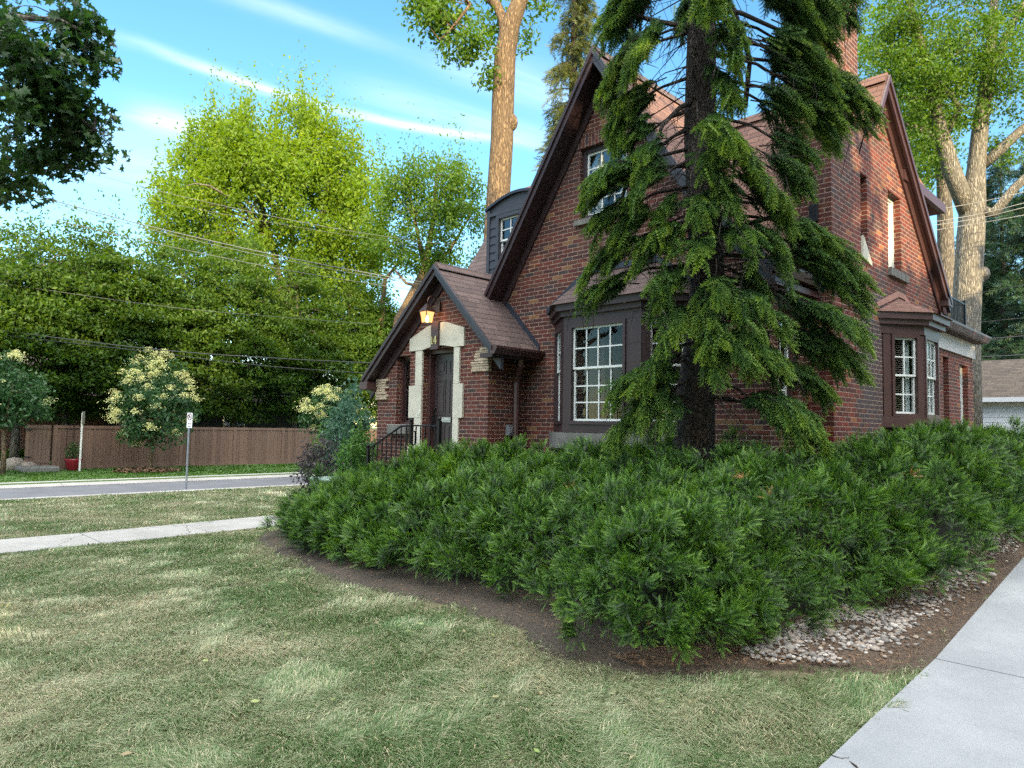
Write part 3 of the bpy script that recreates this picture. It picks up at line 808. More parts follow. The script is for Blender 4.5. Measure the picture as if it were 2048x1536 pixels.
# ---- extension windows
window('window', FX(SX), *S1, .12, 1, 1, 1, 'slim window between the bay and the back corner', inside=None, frame=.05, trimmat='trim2')
window('window', FX(SX), *S2, .12, 2, 1, 1, 'narrow sash window near the back corner', inside='curtain', frame=.05, trimmat='white', split=.42)
MB().fbox(FX(SX), 14.9, 17, -.7, -.65, 1.7, 3.1).build('interior_wall', M['dark'], house)
MB().fbox(FX(SX), 14.9, 17.1, -.1, .05, 1.70, 1.785).build('window_sill', M['stone_dark'], house)

# ---- flat roofed extension: frieze, deck and balcony rail
MB().fbox(FX(SX), 13.2, 17.36, -.05, .04, 3.205, 3.52).build('frieze', M['frieze'], house)
MB().box(-9, -3.38, 14.5, 17.5, 3.53, 3.66).build('flat_roof', M['shingle'], house)
b = MB(); xb = -3.52
for z in (3.74, 4.28): b.box(xb-.014, xb+.014, 14.86, 16.62, z-.014, z+.014)
for i in range(17):
    y = 14.90+i*.105; b.box(xb-.008, xb+.008, y-.008, y+.008, 3.70, 4.27)
b.box(xb-.022, xb+.022, 16.60, 16.645, 3.66, 4.36)
for i in range(14):
    x = xb-.12*(i+1); b.box(x-.008, x+.008, 16.612, 16.628, 3.70, 4.27)
for z in (3.74, 4.28): b.box(xb-1.9, xb-.03, 16.608, 16.632, z-.014, z+.014)
b.build('balcony_rail', M['iron'], house)
# rear upper storey seen past the rake
b = MB(); b.box(-8.5, -3.72, 12.9, 14.70, 4.0, 5.62); b.build('wall', M['brick'], house)
MB().box(-8.5, -3.69, 12.6, 14.74, 5.62, 5.84).build('frieze', M['trim2'], house)
b = MB(); b.prism([(-8.6,12.3,6.42),(-8.6,15.02,5.92),(-8.6,15.02,5.80),(-8.6,12.3,6.30)], (5.05,0,0)); b.build('rear_roof', M['shingle_lit'], house)
MB().box(-3.55, -3.47, 12.6, 15.1, 5.82, 5.99).build('gutter', M['trim2'], house)

# ---- side bay window
bay = MB()
P0, P1, P2, P3 = (SX,11.52), (-3.13,12.14), (-3.13,12.98), (SX,13.45)
def bayring(b, off, z0, z1):
    o = off
    b.prism([(SX-.05,P0[1]-o*.9,z0),(SX,P0[1]-o*.9,z0),(P1[0]+o,P1[1]-o*.45,z0),(P2[0]+o,P2[1]+o*.45,z0),(SX,P3[1]+o*.9,z0),(SX-.05,P3[1]+o*.9,z0)], (0,0,z1-z0))
bayring(bay, .05, 1.70, 1.86)
bayh = MB(); bayring(bayh, .02, 3.14, 3.28); bayring(bayh, .10, 3.28, 3.36); bayring(bayh, .16, 3.36, 3.46)
b2 = [(SX-.05,P0[1]),(SX,P0[1]),P1,P2,(SX,P3[1]),(SX-.05,P3[1])]
lo = [(x if i in (0,1,4,5) else x-.25, y+(.22 if i in (0,1) else -.22 if i in (4,5) else 0)) for i, (x, y) in enumerate(b2)]
n = len(b2); o = len(bay.v)
bay.v += [(x,y,1.70) for x, y in b2] + [(x,y,1.36) for x, y in lo]
bay.f += [[o+i, o+(i+1) % n, o+n+(i+1) % n, o+n+i] for i in range(n)] + [[o+n+i for i in range(n)]]
sb = bay.build('bay_window', M['trim2'], house); sb['label'] = 'plum side bay window under a small hipped roof'
bayh.build('bay_cornice', M['trim2'], sb)
FA = Frame(P0[0], P0[1], P1[0]-P0[0], P1[1]-P0[1]); LA = math.hypot(P1[0]-P0[0], P1[1]-P0[1])
FB = FX(P1[0])
def bay_face(F, u0, u1, z0, z1, m0, m1, cols, parent, frame_mat, ins, rows=(2,2), split=.5):
    b = MB()
    b.fbox(F, u0, u0+m0, -.10, 0, z0, z1); b.fbox(F, u1-m1, u1, -.10, 0, z0, z1)
    a0, a1 = u0+m0, u1-m1
    for (q0, q1, r0, r1, pr) in ((a0, a0+.045, z0, z1, .022), (a1-.045, a1, z0, z1, .022)):
        b.fbox(F, q0, q1, -.10, pr, r0, r1)
    b.fbox(F, a0+.045, a1-.045, -.10, .020, z1-.05, z1); b.fbox(F, a0+.045, a1-.045, -.10, .024, z0, z0+.05)
    b.build('casing', M[frame_mat], parent)
    a0 += .045; a1 -= .045; c0, c1 = z0+.05, z1-.05; zm = c0+(c1-c0)*split
    s = MB(); st = .032
    for (e0, e1, dn, rw) in ((zm-.012, c1, 0, rows[0]), (c0, zm+.012, -.026, rows[1])):
        n0, n1 = -.055+dn, -.022+dn
        s.fbox(F, a0, a0+st, n0, n1, e0, e1); s.fbox(F, a1-st, a1, n0, n1, e0, e1)
        s.fbox(F, a0+st, a1-st, n0, n1-.001, e0, e0+st); s.fbox(F, a0+st, a1-st, n0, n1-.001, e1-st, e1)
        for i in range(1, cols):
            u = a0+st+(a1-a0-2*st)*i/cols; s.fbox(F, u-.010, u+.010, n0+.008, n1-.003, e0+st, e1-st)
        for j in range(1, rw):
            z = e0+st+(e1-e0-2*st)*j/rw; s.fbox(F, a0+st, a1-st, n0+.009, n1-.005, z-.010, z+.010)
    s.build('sash', M['white'], parent)
    g = MB(); g.fbox(F, a0+.01, a1-.01, -.042, -.038, zm, c1-.01); g.fbox(F, a0+.01, a1-.01, -.068, -.064, c0+.01, zm)
    g.build('pane', M['glass'], parent)
    if ins == 'blind':
        c = MB(); z = c0
        while z < c1:
            c.fbox(F, a0+.02, a1-.10, -.15, -.12, z, z+.016); z += .034
        c.build('blind', M['blind'], parent)
        c = MB()
        for i in range(5):
            x0 = a1-.11+.11*i/5; x1 = x0+.022
            c.face([F(x0,-.13-.02*(i%2),c0),F(x1,-.13-.02*((i+1)%2),c0),F(x1,-.13-.02*((i+1)%2),c1),F(x0,-.13-.02*(i%2),c1)])
        c.build('curtain', M['curtain'], parent)
    if ins == 'drape':
        c = MB(); k = 16
        for i in range(k):
            x0 = a0+(a1-a0)*i/k; x1 = a0+(a1-a0)*(i+1)/k
            c.face([F(x0,-.14-.03*(i%2),c0),F(x1,-.14-.03*((i+1)%2),c0),F(x1,-.14-.03*((i+1)%2),c1),F(x0,-.14-.03*(i%2),c1)])
        c.build('curtain', M['curtain'], parent)
bay_face(FA, .03, LA-.005, 1.862, 3.138, .14, .075, 2, sb, 'trim2', 'blind')
bay_face(FB, P1[1]+.005, P2[1], 1.862, 3.138, .05, .05, 3, sb, 'trim2', 'drape')
FC = Frame(P2[0], P2[1], P3[0]-P2[0], P3[1]-P2[1])
bay_face(FC, .005, math.hypot(P3[0]-P2[0], P3[1]-P2[1])-.02, 1.862, 3.138, .07, .1, 2, sb, 'trim2', 'drape')
ap = (SX-.02, 12.40, 3.80)
rb = MB()
ring = [(SX-.02,P0[1]-.20,3.462),(P1[0]+.20,P1[1]-.10,3.462),(P2[0]+.20,P2[1]+.10,3.462),(SX-.02,P3[1]+.20,3.462)]
ap2 = (SX-.02, 12.62, 3.80)
rb.face([ring[0], ring[1], ap]); rb.face([ring[1], ring[2], ap2, ap]); rb.face([ring[2], ring[3], ap2])
rb.face([ring[0], ap, ap2, ring[3]]); rb.face([ring[0], ring[3], ring[2], ring[1]])
rb.build('bay_roof', M['shingle_lit'], sb)
fl = MB()
fl.prism([(SX+.004,11.30,3.50),(SX+.004,12.38,3.82),(SX+.004,12.66,3.82),(SX+.004,13.6,3.50),(SX+.004,13.6,3.57),(SX+.004,13.0,3.80),(SX+.004,12.70,3.90),(SX+.004,12.34,3.91),(SX+.004,11.30,3.58)], (.008,0,0))
fl.build('flashing', plain('pink sealed flashing', (.30,.155,.12), .8, 0, .2, 10), sb)
MB().box(SX-.12, SX-.09, 11.55, 13.4, 1.8, 3.2).build('interior_wall', M['dark'], sb)

# ---- front bay window
Q = [(-7.62,8.6),(-7.0,8.1),(-5.57,8.1),(-5.02,8.6)]
fb = MB()
def fring(b, off, z0, z1):
    o = off
    b.prism([(Q[0][0]-o,8.64,z0),(Q[0][0]-o,8.6,z0),(Q[1][0]-o*.5,8.1-o,z0),(Q[2][0]+o*.5,8.1-o,z0),(Q[3][0]+o,8.6,z0),(Q[3][0]+o,8.64,z0)], (0,0,z1-z0))
fring(fb, .0, 1.54, 1.66)
fbh = MB(); fring(fbh, 0, 3.17, 3.30); fring(fbh, .05, 3.30, 3.38); fring(fbh, .12, 3.38, 3.48)
fbw = fb.build('bay_window', M['trim'], house); fbw['label'] = 'plum front bay window with many white framed panes'
fbh.build('bay_cornice', M['trim'], fbw)
b = MB(); fring(b, .10, 1.30, 1.535); b.build('stone_sill', M['stone_dark'], fbw)
b = MB(); fring(b, -.02, .2, 1.30); b.build('bay_base', M['brick'], fbw)
F1 = Frame(Q[0][0], Q[0][1], Q[1][0]-Q[0][0], Q[1][1]-Q[0][1]); L1 = math.hypot(Q[1][0]-Q[0][0], .5)
F3 = Frame(Q[2][0], Q[2][1], Q[3][0]-Q[2][0], .5); L3 = math.hypot(Q[3][0]-Q[2][0], .5)
bay_face(FY(8.1), -6.995, -5.575, 1.662, 3.168, .13, .26, 4, fbw, 'trim', None, rows=(2,3), split=.56)
bay_face(F3, .005, L3, 1.662, 3.168, .07, .10, 2, fbw, 'trim', None, rows=(2,3), split=.56)
bay_face(F1, .0, L1-.005, 1.662, 3.168, .10, .07, 2, fbw, 'trim', None, rows=(2,3), split=.56)
r = MB(); zt = 4.05; ze = 3.482
A = [(-7.80,8.62,ze),(-7.12,7.93,ze),(-5.45,7.93,ze),(-4.84,8.62,ze)]; T = [(-6.95,8.62,zt),(-5.65,8.62,zt)]
r.face([A[0],A[1],T[0]]); r.face([A[1],A[2],T[1],T[0]]); r.face([A[2],A[3],T[1]]); r.face([A[0],T[0],T[1],A[3]]); r.face([A[3],A[2],A[1],A[0]])
r.build('bay_roof', M['shingle'], fbw)
b = MB()
for p, q in ((A[0],T[0]),(T[0],T[1]),(T[1],A[3])):
    b.fprism(FY(8.6), [(p[0],p[2]+.0),(q[0],q[2]+.0),(q[0],q[2]+.10),(p[0],p[2]+.10)], .004, .014)
b.build('flashing', M['flash'], fbw)
MB().fbox(FY(8.6), -7.4, -5.0, -1.1, -1.05, 1.3, 3.4).build('interior_wall', M['tan'], fbw)
MB().box(-7.4, -5.1, 8.75, 9.6, 1.45, 1.5).build('interior_floor', M['tan'], fbw)

# ---- dormer on the left of the front gable
d = MB(); DX0, DX1, DY = -10.36, -8.72, 9.6
arc = [(DX0 + (DX1-DX0)*i/10, 6.02 + .20*math.sin(math.pi*i/10)) for i in range(11)]
DW = (-10.02, -9.18, 4.86, 5.78)
dm = MB(); wall(dm, FY(DY), [(DX0,4.2),(DX1,4.2)] + list(reversed(arc)), [DW], .1)
dm.face([(DX0,DY,4.2),(DX0,DY,6.02),(DX0,11.0,6.02),(DX0,11.0,4.2)])
dorm = dm.build('dormer', M['slate'], house, recalc=False); dorm['label'] = 'slate blue dormer with an arched top'
for (u0, u1) in ((DX0+.075, DW[0]-.085), (DW[1]+.085, DX1)):
    b = MB(); z = 4.3
    while z < 5.72:
        b.hexa([FY(DY)(u0,.003,z),FY(DY)(u0,.026,z),FY(DY)(u1,.026,z),FY(DY)(u1,.003,z),FY(DY)(u0,.003,z+.165),FY(DY)(u0,.008,z+.165),FY(DY)(u1,.008,z+.165),FY(DY)(u1,.003,z+.165)])
        z += .165
    b.build('siding', M['slate'], dorm)
b = MB(); F = FY(DY)
b.fbox(F, DX0-.012, DX0+.07, -.02, .035, 4.2, 6.0); b.fbox(F, DX0+.07, DX1, .002, .045, 5.86, 5.93)
for (u0, u1, z0, z1) in ((DW[0]-.08, DW[0], 4.8, 5.86), (DW[1], DW[1]+.08, 4.8, 5.86)): b.fbox(F, u0, u1, 0, .042, z0, z1)
b.fbox(F, DW[0], DW[1], 0, .040, 5.78, 5.858); b.fbox(F, DW[0], DW[1], 0, .05, 4.78, 4.855)
b.build('casing', M['slate'], dorm)
s = MB(); a0, a1, c0, c1 = DW; zm = 5.33
for (e0, e1, dn) in ((zm-.01, c1, 0), (c0, zm+.012, -.026)):
    n0, n1 = -.055+dn, -.022+dn
    s.fbox(F, a0, a0+.035, n0, n1, e0, e1); s.fbox(F, a1-.035, a1, n0, n1, e0, e1)
    s.fbox(F, a0+.035, a1-.035, n0, n1-.001, e0, e0+.035); s.fbox(F, a0+.035, a1-.035, n0, n1-.001, e1-.035, e1)
    for i in (1, 2): s.fbox(F, a0+.28*i-.01, a0+.28*i+.01, n0+.008, n1-.003, e0+.035, e1-.035)
    s.fbox(F, a0+.035, a1-.035, n0+.009, n1-.005, (e0+e1)/2-.01, (e0+e1)/2+.01)
s.build('sash', M['white'], dorm)
g = MB(); g.fbox(F, a0, a1, -.046, -.042, zm, c1); g.fbox(F, a0, a1, -.072, -.068, c0, zm); g.build('pane', M['glass_dark'], dorm)
MB().fbox(F, DX0+.1, DX1, -.5, -.45, 4.5, 5.9).build('interior_wall', M['dark'], dorm)
b = MB()
arc2 = [(DX0-.06 + (DX1-DX0+.12)*i/14, 6.05 + .21*math.sin(math.pi*i/14)) for i in range(15)]
for (p, q) in zip(arc2[:-1], arc2[1:]):
    b.prism([(p[0],DY-.06,p[1]),(q[0],DY-.06,q[1]),(q[0],DY-.06,q[1]-.055),(p[0],DY-.06,p[1]-.055)], (0,1.4,0))
b.build('dormer_roof', M['flash'], dorm)

# ---- entrance porch
VY = 7.7
mb = MB()
PD = (-9.94, -9.08, .93, 2.95); PS = (-10.74, -10.34, 1.62, 2.88)
wall(mb, FY(VY), [(-11.35,0),(-8.24,0),(-8.24,2.95),(-8.30,3.05),(-9.43,4.25),(-11.35,2.52)], [PD, PS], .2)
mb.face([(-8.24,VY,0),(-8.24,8.6,0),(-8.24,8.6,2.95),(-8.24,VY,2.95)])
mb.face([(-11.35,VY,0),(-11.35,VY,2.5),(-11.35,9.4,2.5),(-11.35,9.4,0)])
mb.build('porch_wall', M['brick'], house, recalc=False)
RL, RT, RR = (-11.56,2.50), (-9.43,4.39), (-7.93,2.875)
pr = [slab([(RL[0],7.49,RL[1]),(RT[0],7.49,RT[1]),(RT[0],9.9,RT[1]),(RL[0],9.9,RL[1])], .08),
      slab([(RT[0],7.49,RT[1]),(RR[0],7.49,RR[1]),(RR[0],8.60,RR[1]),(RT[0],8.60,RT[1])], .08),
      slab([(RT[0],8.60,RT[1]),(-8.9,8.60,RT[1]-(.53)*1.01),(-8.9,9.9,RT[1]-(.53)*1.01),(RT[0],9.9,RT[1])], .08)]
roofs('porch_roof', pr, M['shingle'])
b = MB(); b.prism([(RT[0]-.13,7.5,4.30),(RT[0],7.5,4.44),(RT[0]+.13,7.5,4.30)], (0,2.2,0)); b.build('ridge_cap', M['shingle'], house)
F = FY(VY)
rake('barge_board', F, RL, RT, .22, .20, 0, M['trim'])
rake('barge_board', F, RT, RR, .22, .17, 0, M['slate'])
MB().fbox(F, -11.62, -11.36, -.02, .25, 2.27, 2.42).build('eave_return', M['trim2'], house, bevel=.01)
gutter_x(-7.95, 7.47, 8.595, 2.86)
MB().box(-8.235, -7.95, 7.5, 8.595, 2.70, 2.77).build('soffit', M['trim'], house)
b = MB()
b.prism([(RR[0]-.02,8.590,RR[1]),(-9.0,8.590,3.97),(-9.0,8.590,4.10),(RR[0]-.02,8.590,RR[1]+.12)], (0,-.012,0)); b.build('flashing', M['flash'], house)
# rough flat stones let into the shoulders
rs = random.Random(3)
for (ux, side_) in ((-8.24, -1), (-11.35, 1)):
    b = MB(); z = 2.50 if side_ < 0 else 2.08
    for i in range(9 if side_ < 0 else 8):
        h = rs.uniform(.035, .06)
        wd = rs.uniform(.30, .48) * (1 - .05*i if side_ < 0 else .8)
        u0, u1 = (ux-wd, ux+.02) if side_ < 0 else (ux-.02, ux+wd)
        top = min(z+h, 2.95)
        b.fbox(F, u0, u1, -.05, rs.uniform(.02, .05), z, top-.004); z += h
    b.build('corner_stones', M['ledge'], house, bevel=.006)
# stone door surround: jambs with wider blocks, and a lintel with stepped top
b = MB()
for (a0, a1, w0) in ((-10.14, -9.945, -10.31), (-9.075, -8.93, -8.83)):
    z = .9
    for i, (h, wide) in enumerate(((.32, 1), (.52, 0), (.58, 1), (.62, 0))):
        z1 = z+h
        u0, u1 = (a0 if not wide else w0, a1) if w0 < -9.5 else (a0, a1 if not wide else w0)
        b.fbox(F, u0, u1, -.16, .035 + (.003 if wide else 0), z+.002, z1-.002); z = z1
lint = [(-10.32,2.945),(-9.945,2.945)] + [(-9.945+.87*i/10, 2.945+.055*math.sin(math.pi*i/10)) for i in range(1, 10)] + [(-9.075,2.945),(-8.82,2.945),(-8.82,3.24),(-9.12,3.32),(-9.32,3.40),(-9.62,3.40),(-9.82,3.36),(-10.0,3.30),(-10.32,3.17)]
for i0, i1, tl, tr in ((0, 1, None, None),):
    pass
bot = lambda u: 2.945 + (.055*math.sin(math.pi*(u+9.945)/.87) if -9.945 < u < -9.075 else 0)
topp = [(-10.32,3.17),(-10.0,3.29),(-9.80,3.36),(-9.66,3.385),(-9.40,3.40),(-9.30,3.40),(-9.14,3.345),(-8.82,3.26)]
def topz(u):
    for (p, q) in zip(topp[:-1], topp[1:]):
        if p[0] <= u <= q[0]: return p[1]+(q[1]-p[1])*(u-p[0])/(q[0]-p[0])
    return 3.2
us = [-10.32+1.5*i/30 for i in range(31)]
for (p, q) in zip(us[:-1], us[1:]):
    b.fprism(F, [(p,bot(p)+.002),(q,bot(q)+.002),(q,topz(q)),(p,topz(p))], -.16, .042)
ds = b.build('door_surround', M['stone'], house)
# door, frame, furniture
DP = -.20
b = MB()
for (u0, u1) in ((-9.94,-9.865),(-9.135,-9.08)): b.fbox(F, u0, u1, DP-.06, DP+.10, .93, 2.95)
b.fbox(F, -9.865, -9.135, DP-.06, DP+.09, 2.88, 2.999)
b.build('door_frame', M['trim2'], house)
b = MB(); b.fbox(F, -9.86, -9.14, DP-.05, DP, .95, 2.875)
pan = [(-9.80,-9.55),(-9.45,-9.20)]
for (u0, u1) in pan:
    for (z0, z1) in ((1.13,1.62),(1.80,2.42),(2.52,2.76)):
        b.fbox(F, u0, u1, DP, DP+.012, z0, z0+.02); b.fbox(F, u0, u1, DP, DP+.012, z1-.02, z1)
        b.fbox(F, u0, u0+.02, DP, DP+.011, z0+.02, z1-.02); b.fbox(F, u1-.02, u1, DP, DP+.011, z0+.02, z1-.02)
        b.fbox(F, u0+.05, u1-.05, DP, DP+.010, z0+.05, z1-.05)
door = b.build('front_door', M['door'], house); door['label'] = 'plum six panel door with silver letter slot'
b = MB(); b.fbox(F, -9.63, -9.37, DP+.013, DP+.028, 1.665, 1.755); b.fbox(F, -9.61, -9.39, DP+.028, DP+.036, 1.69, 1.73); b.build('letter_slot', M['steel'], door, bevel=.004)
b = MB(); b.lathe(F(-9.815,DP+.03,1.90), [(.0,-.03),(.028,-.02),(.03,0),(.028,.02),(.0,.03)], 10)
b.tube([F(-9.815,DP,1.80),F(-9.815,DP+.05,1.77),F(-9.82,DP+.07,1.66),F(-9.83,DP+.05,1.55),F(-9.825,DP,1.50)], .012, 6); b.tube([F(-9.815,DP+.004,1.84),F(-9.815,DP+.004,1.46)], .018, 6)
b.build('handle', M['iron'], door)
MB().fbox(F, -9.985, -9.96, .036, .052, 1.80, 1.87).build('doorbell', M['white'], house)
# sidelight
w = window('window', F, *PS, .13, 1, 1, 1, 'slim dark window beside the front door', inside=None, frame=.045, trimmat='trim2', sash_mat='trim')
MB().fbox(F, -10.8, -10.3, -.6, -.55, 1.5, 3).build('interior_wall', M['dark'], house)
MB().fbox(F, -10.86, -10.28, -.19, .12, 1.44, 1.615).build('window_sill', M['stone_dark'], house, bevel=.01)
# number plate
b = MB(); b.fbox(F, -9.655, -9.455, .02, .085, 2.93, 3.42)
pl = b.build('number_plate', M['trim2'], house, bevel=.004)
nf = .088
b = MB()
b.fbox(F, -9.615, -9.592, nf, nf+.012, 3.035, 3.165); b.fprism(F, [(-9.592,3.165),(-9.615,3.165),(-9.64,3.135),(-9.628,3.125)], nf, nf+.012); b.fbox(F, -9.64, -9.568, nf, nf+.011, 3.022, 3.035)
b.fbox(F, -9.512, -9.488, nf, nf+.012, 3.022, 3.165); b.fbox(F, -9.56, -9.472, nf, nf+.0115, 3.058, 3.078)
b.fprism(F, [(-9.56,3.078),(-9.536,3.078),(-9.495,3.165),(-9.518,3.165)], nf, nf+.011)
b.build('house_number', M['gold'], pl)
# wall lantern
lx, lz = -9.53, 3.56
b = MB()
b.fbox(F, lx-.06, lx+.06, .02, .05, lz+.02, lz+.22)
pts = [F(lx, .05, lz+.15)] + [F(lx, .05+.11*(1-math.cos(math.pi*i/8)), lz+.17+.12*math.sin(math.pi*i/8)) for i in range(9)]
b.tube(pts, .012, 6)
cn = .27
def ring4(r, z, ):
    r *= .82; z = lz+(z-lz)*.85
    return [F(lx-r, cn-r, z), F(lx+r, cn-r, z), F(lx+r, cn+r, z), F(lx-r, cn+r, z)]
def frust(r0, z0, r1, z1):
    a, c = ring4(r0, z0), ring4(r1, z1); b.hexa(a+c)
frust(.125, lz+.02, .05, lz+.13); frust(.05, lz+.13, .03, lz+.17); frust(.128, lz+.002, .128, lz+.02); frust(.075, lz-.235, .068, lz-.215)
a, c = ring4(.112, lz), ring4(.072, lz-.22)
for i in range(4): b.tube([a[i], c[i]], .008, 4)
lamp = b.build('wall_lantern', M['copper'], house)
b = MB(); b.hexa(ring4(.070, lz-.214)+ring4(.108, lz-.002)); 
gm, nt, pb = mat('amber lantern glass'); 
t = N(nt, 'ShaderNodeBsdfTransparent'); t.inputs[0].default_value = (1,.78,.5,1); e = N(nt, 'ShaderNodeEmission'); e.inputs[0].default_value = (1,.55,.22,1); e.inputs[1].default_value = .55
mx = N(nt, 'ShaderNodeMixShader'); mx.inputs[0].default_value = .55; L(nt, t.outputs[0], mx.inputs[1]); L(nt, e.outputs[0], mx.inputs[2]); L(nt, mx.outputs[0], nt.nodes['Material Output'].inputs['Surface'])
b.build('lantern_glass', gm, lamp)
b = MB(); b.lathe(F(lx, cn, lz-.15), [(.012,-.04),(.02,-.02),(.028,.03),(.02,.07),(.004,.09)], 10)
b.build('bulb', emis_mat('lit bulb', (1,.62,.28), 32), lamp)
# outlet box on the porch flank
b = MB(); b.box(-8.235, -8.17, 8.10, 8.22, 1.46, 1.64); b.box(-8.168, -8.155, 8.12, 8.20, 1.50, 1.60); b.build('outlet_box', M['galv'], house, bevel=.008)

# ---- steps, landing and hand rail (all fixed to the house)
b = MB(); b.box(-9.9+.6, -8.3, 6.75, 7.66, .1, .9)
for i in range(4): b.box(-9.3-.32*(i+1), -9.3-.32*i-.002, 6.75, 7.66, .05, .9-.2*(i+1)+.02)
b.build('front_steps', M['walk'], house)
b = MB(); ry_ = 6.92
def post(x, z0, z1, r=.022):
    b.box(x-r, x+r, ry_-r, ry_+r, z0, z1); b.lathe((x, ry_, z1+.035), [(.0,-.04),(.03,-.025),(.036,0),(.026,.024),(.0,.036)], 10)
post(-10.44, .1, 1.20); post(-9.22, .85, 1.66); post(-8.50, .85, 1.68, .028)
b.tube([(-10.44,ry_,1.17),(-9.50,ry_,1.585),(-9.22,ry_,1.60)], .018, 6); b.tube([(-9.22,ry_,1.60),(-8.5,ry_,1.60)], .013, 6)
for i in range(8):
    x = -10.30+i*.135; zt = 1.17+(x+10.44)*.44; b.box(x-.008, x+.008, ry_-.008, ry_+.008, zt-1.0, min(zt, 1.59))
for i in range(5):
    x = -9.09+i*.12; b.box(x-.008, x+.008, ry_-.008, ry_+.008, .85, 1.6)
b.build('hand_rail', M['iron'], house)
# small candle lantern hung on the rail: can be lifted off
ln = MB(); hx, hy = -9.14, 6.86
ln.tube([(hx,hy,1.57),(hx,hy-.01,1.61),(hx,hy+.05,1.63)], .006, 5)
ln.box(hx-.055, hx+.055, hy-.055, hy+.055, 1.28, 1.30); ln.box(hx-.05, hx+.05, hy-.05, hy+.05, 1.50, 1.515); ln.box(hx-.025, hx+.025, hy-.025, hy+.025, 1.515, 1.56)
for sx in (-1, 1):
    for sy in (-1, 1): ln.box(hx+sx*.045-.006, hx+sx*.045+.006, hy+sy*.045-.006, hy+sy*.045+.006, 1.30, 1.50)
ln.box(hx-.046, hx+.046, hy-.052, hy-.047, 1.395, 1.405)
tag(ln.build('candle_lantern', M['iron'], None), 'small black candle lantern hanging on the iron stair rail', 'lantern')
# ------------------------------------------------------------------ across the street: fence, signs, pot, boulders, garage, wires
FXX = -33.0
fence = empty('wooden_fence', (FXX, 14, -.42), 'long brown board fence across the street', 'fence')
F = FX(FXX); zb, zt_ = -.40, 1.36
fy0, fy1 = 6.95, 25.0
y = fy0; i = 0
while y < fy1-.1:
    y1 = min(y+2.45, fy1)
    b = MB()
    n = 12; w = (y1-y-.14)/n
    for k in range(n):
        b.fbox(F, y+.14+k*w+.006, y+.14+(k+1)*w-.006, -.012, .0+.004*(k % 2), zb+.16, zt_-.10)
        if k: b.fbox(F, y+.14+k*w-.028, y+.14+k*w+.028, .005, .024, zb+.16, zt_-.10)
    b.fbox(F, y+.14, y1, -.03, .035, zt_-.12, zt_-.002); b.fbox(F, y+.14, y1, -.03, .035, zb+.05, zb+.17)
    b.build('fence_panel', M['fence'], fence)
    MB().fbox(F, y, y+.135, -.07, .06, zb-.2, zt_+.012).build('fence_post', M['fence'], fence)
    y = y1; i += 1
MB().fbox(F, fy0, fy1, -.06, .09, -.62, zb+.05).build('base_board', M['fence'], fence)
gate = empty('garden_gate', (-33.4, 6.5, -.3), 'dark board gate set back at the left end of the fence', 'gate')
b = MB(); Fg = Frame(-33.75, 6.15, .75, .75)
for k in range(6): b.fbox(Fg, .02+k*.17, .02+k*.17+.16, -.02, .004*(k % 2), -.28, 1.36)
b.fbox(Fg, 0, 1.05, .005, .03, 1.22, 1.33); b.fbox(Fg, 0, 1.05, .005, .03, -.15, -.04)
b.build('gate_leaf', M['fence'], gate)
for z in (.05, 1.14): MB().fbox(Fg, .04, .3, .032, .042, z, z+.05).build('hinge', M['iron'], gate)

# house beyond the fence
nb = empty('brick_bungalow', (-37.5, 6, -.4), 'dim brick house half hidden by trees behind the fence', 'house')
b = MB(); b.box(-48, -39.5, -4, 10.49, -.5, 2.9); b.build('wall', M['brick'], nb)
b = MB(); b.box(-48, -39.6, 10.5, 24, -.5, 3.0); b.build('wall', M['slate'], nb)
for y in (12.2, 16.5):
    b = MB(); b.box(-39.6, -39.54, y, y+1.3, .9, 2.3); w = b.build('window', M['siding'], nb)
    b = MB(); b.box(-39.54, -39.52, y+.1, y+1.2, 1.0, 2.2); b.build('pane', M['glass_dark'], w)
b = MB(); b.prism([(-39.2,-4.5,2.8),(-48.4,-4.5,2.8),(-43.8,-4.5,5.4)], (0,29,0)); b.build('roof', M['shingle'], nb)
# stone step and boulders left of the gate
b = MB(); b.box(-33.1, -31.8, 5.75, 7.0, -.6, -.24); tag(b.build('stone_step', M['stone_dark'], bevel=.04), 'flat stone step before the dark board gate', 'step')
for i, (px, py, rx, rz) in enumerate(((8,938,.42,.24),(28,936,.5,.32),(55,940,.42,.22))):
    p = at(px, py, 27.6+.2*i); vv = iv.copy()
    nz = Noise(.9, 60+i); vv = vv*(1+.16*nz(vv))[:, None]*np.array([rx, rx*.9, rz]) + np.array([p.x, p.y, G(p.x, p.y)+rz*.45])
    o = np_mesh('boulder', vv, if_, M['rock'], smooth=True)
    tag(o, ('round tan boulder at the left picture edge', 'largest pale boulder, middle one by the stone step', 'flat pinkish boulder beside the stone step')[i], 'boulder', 'boulders edging the far bed')

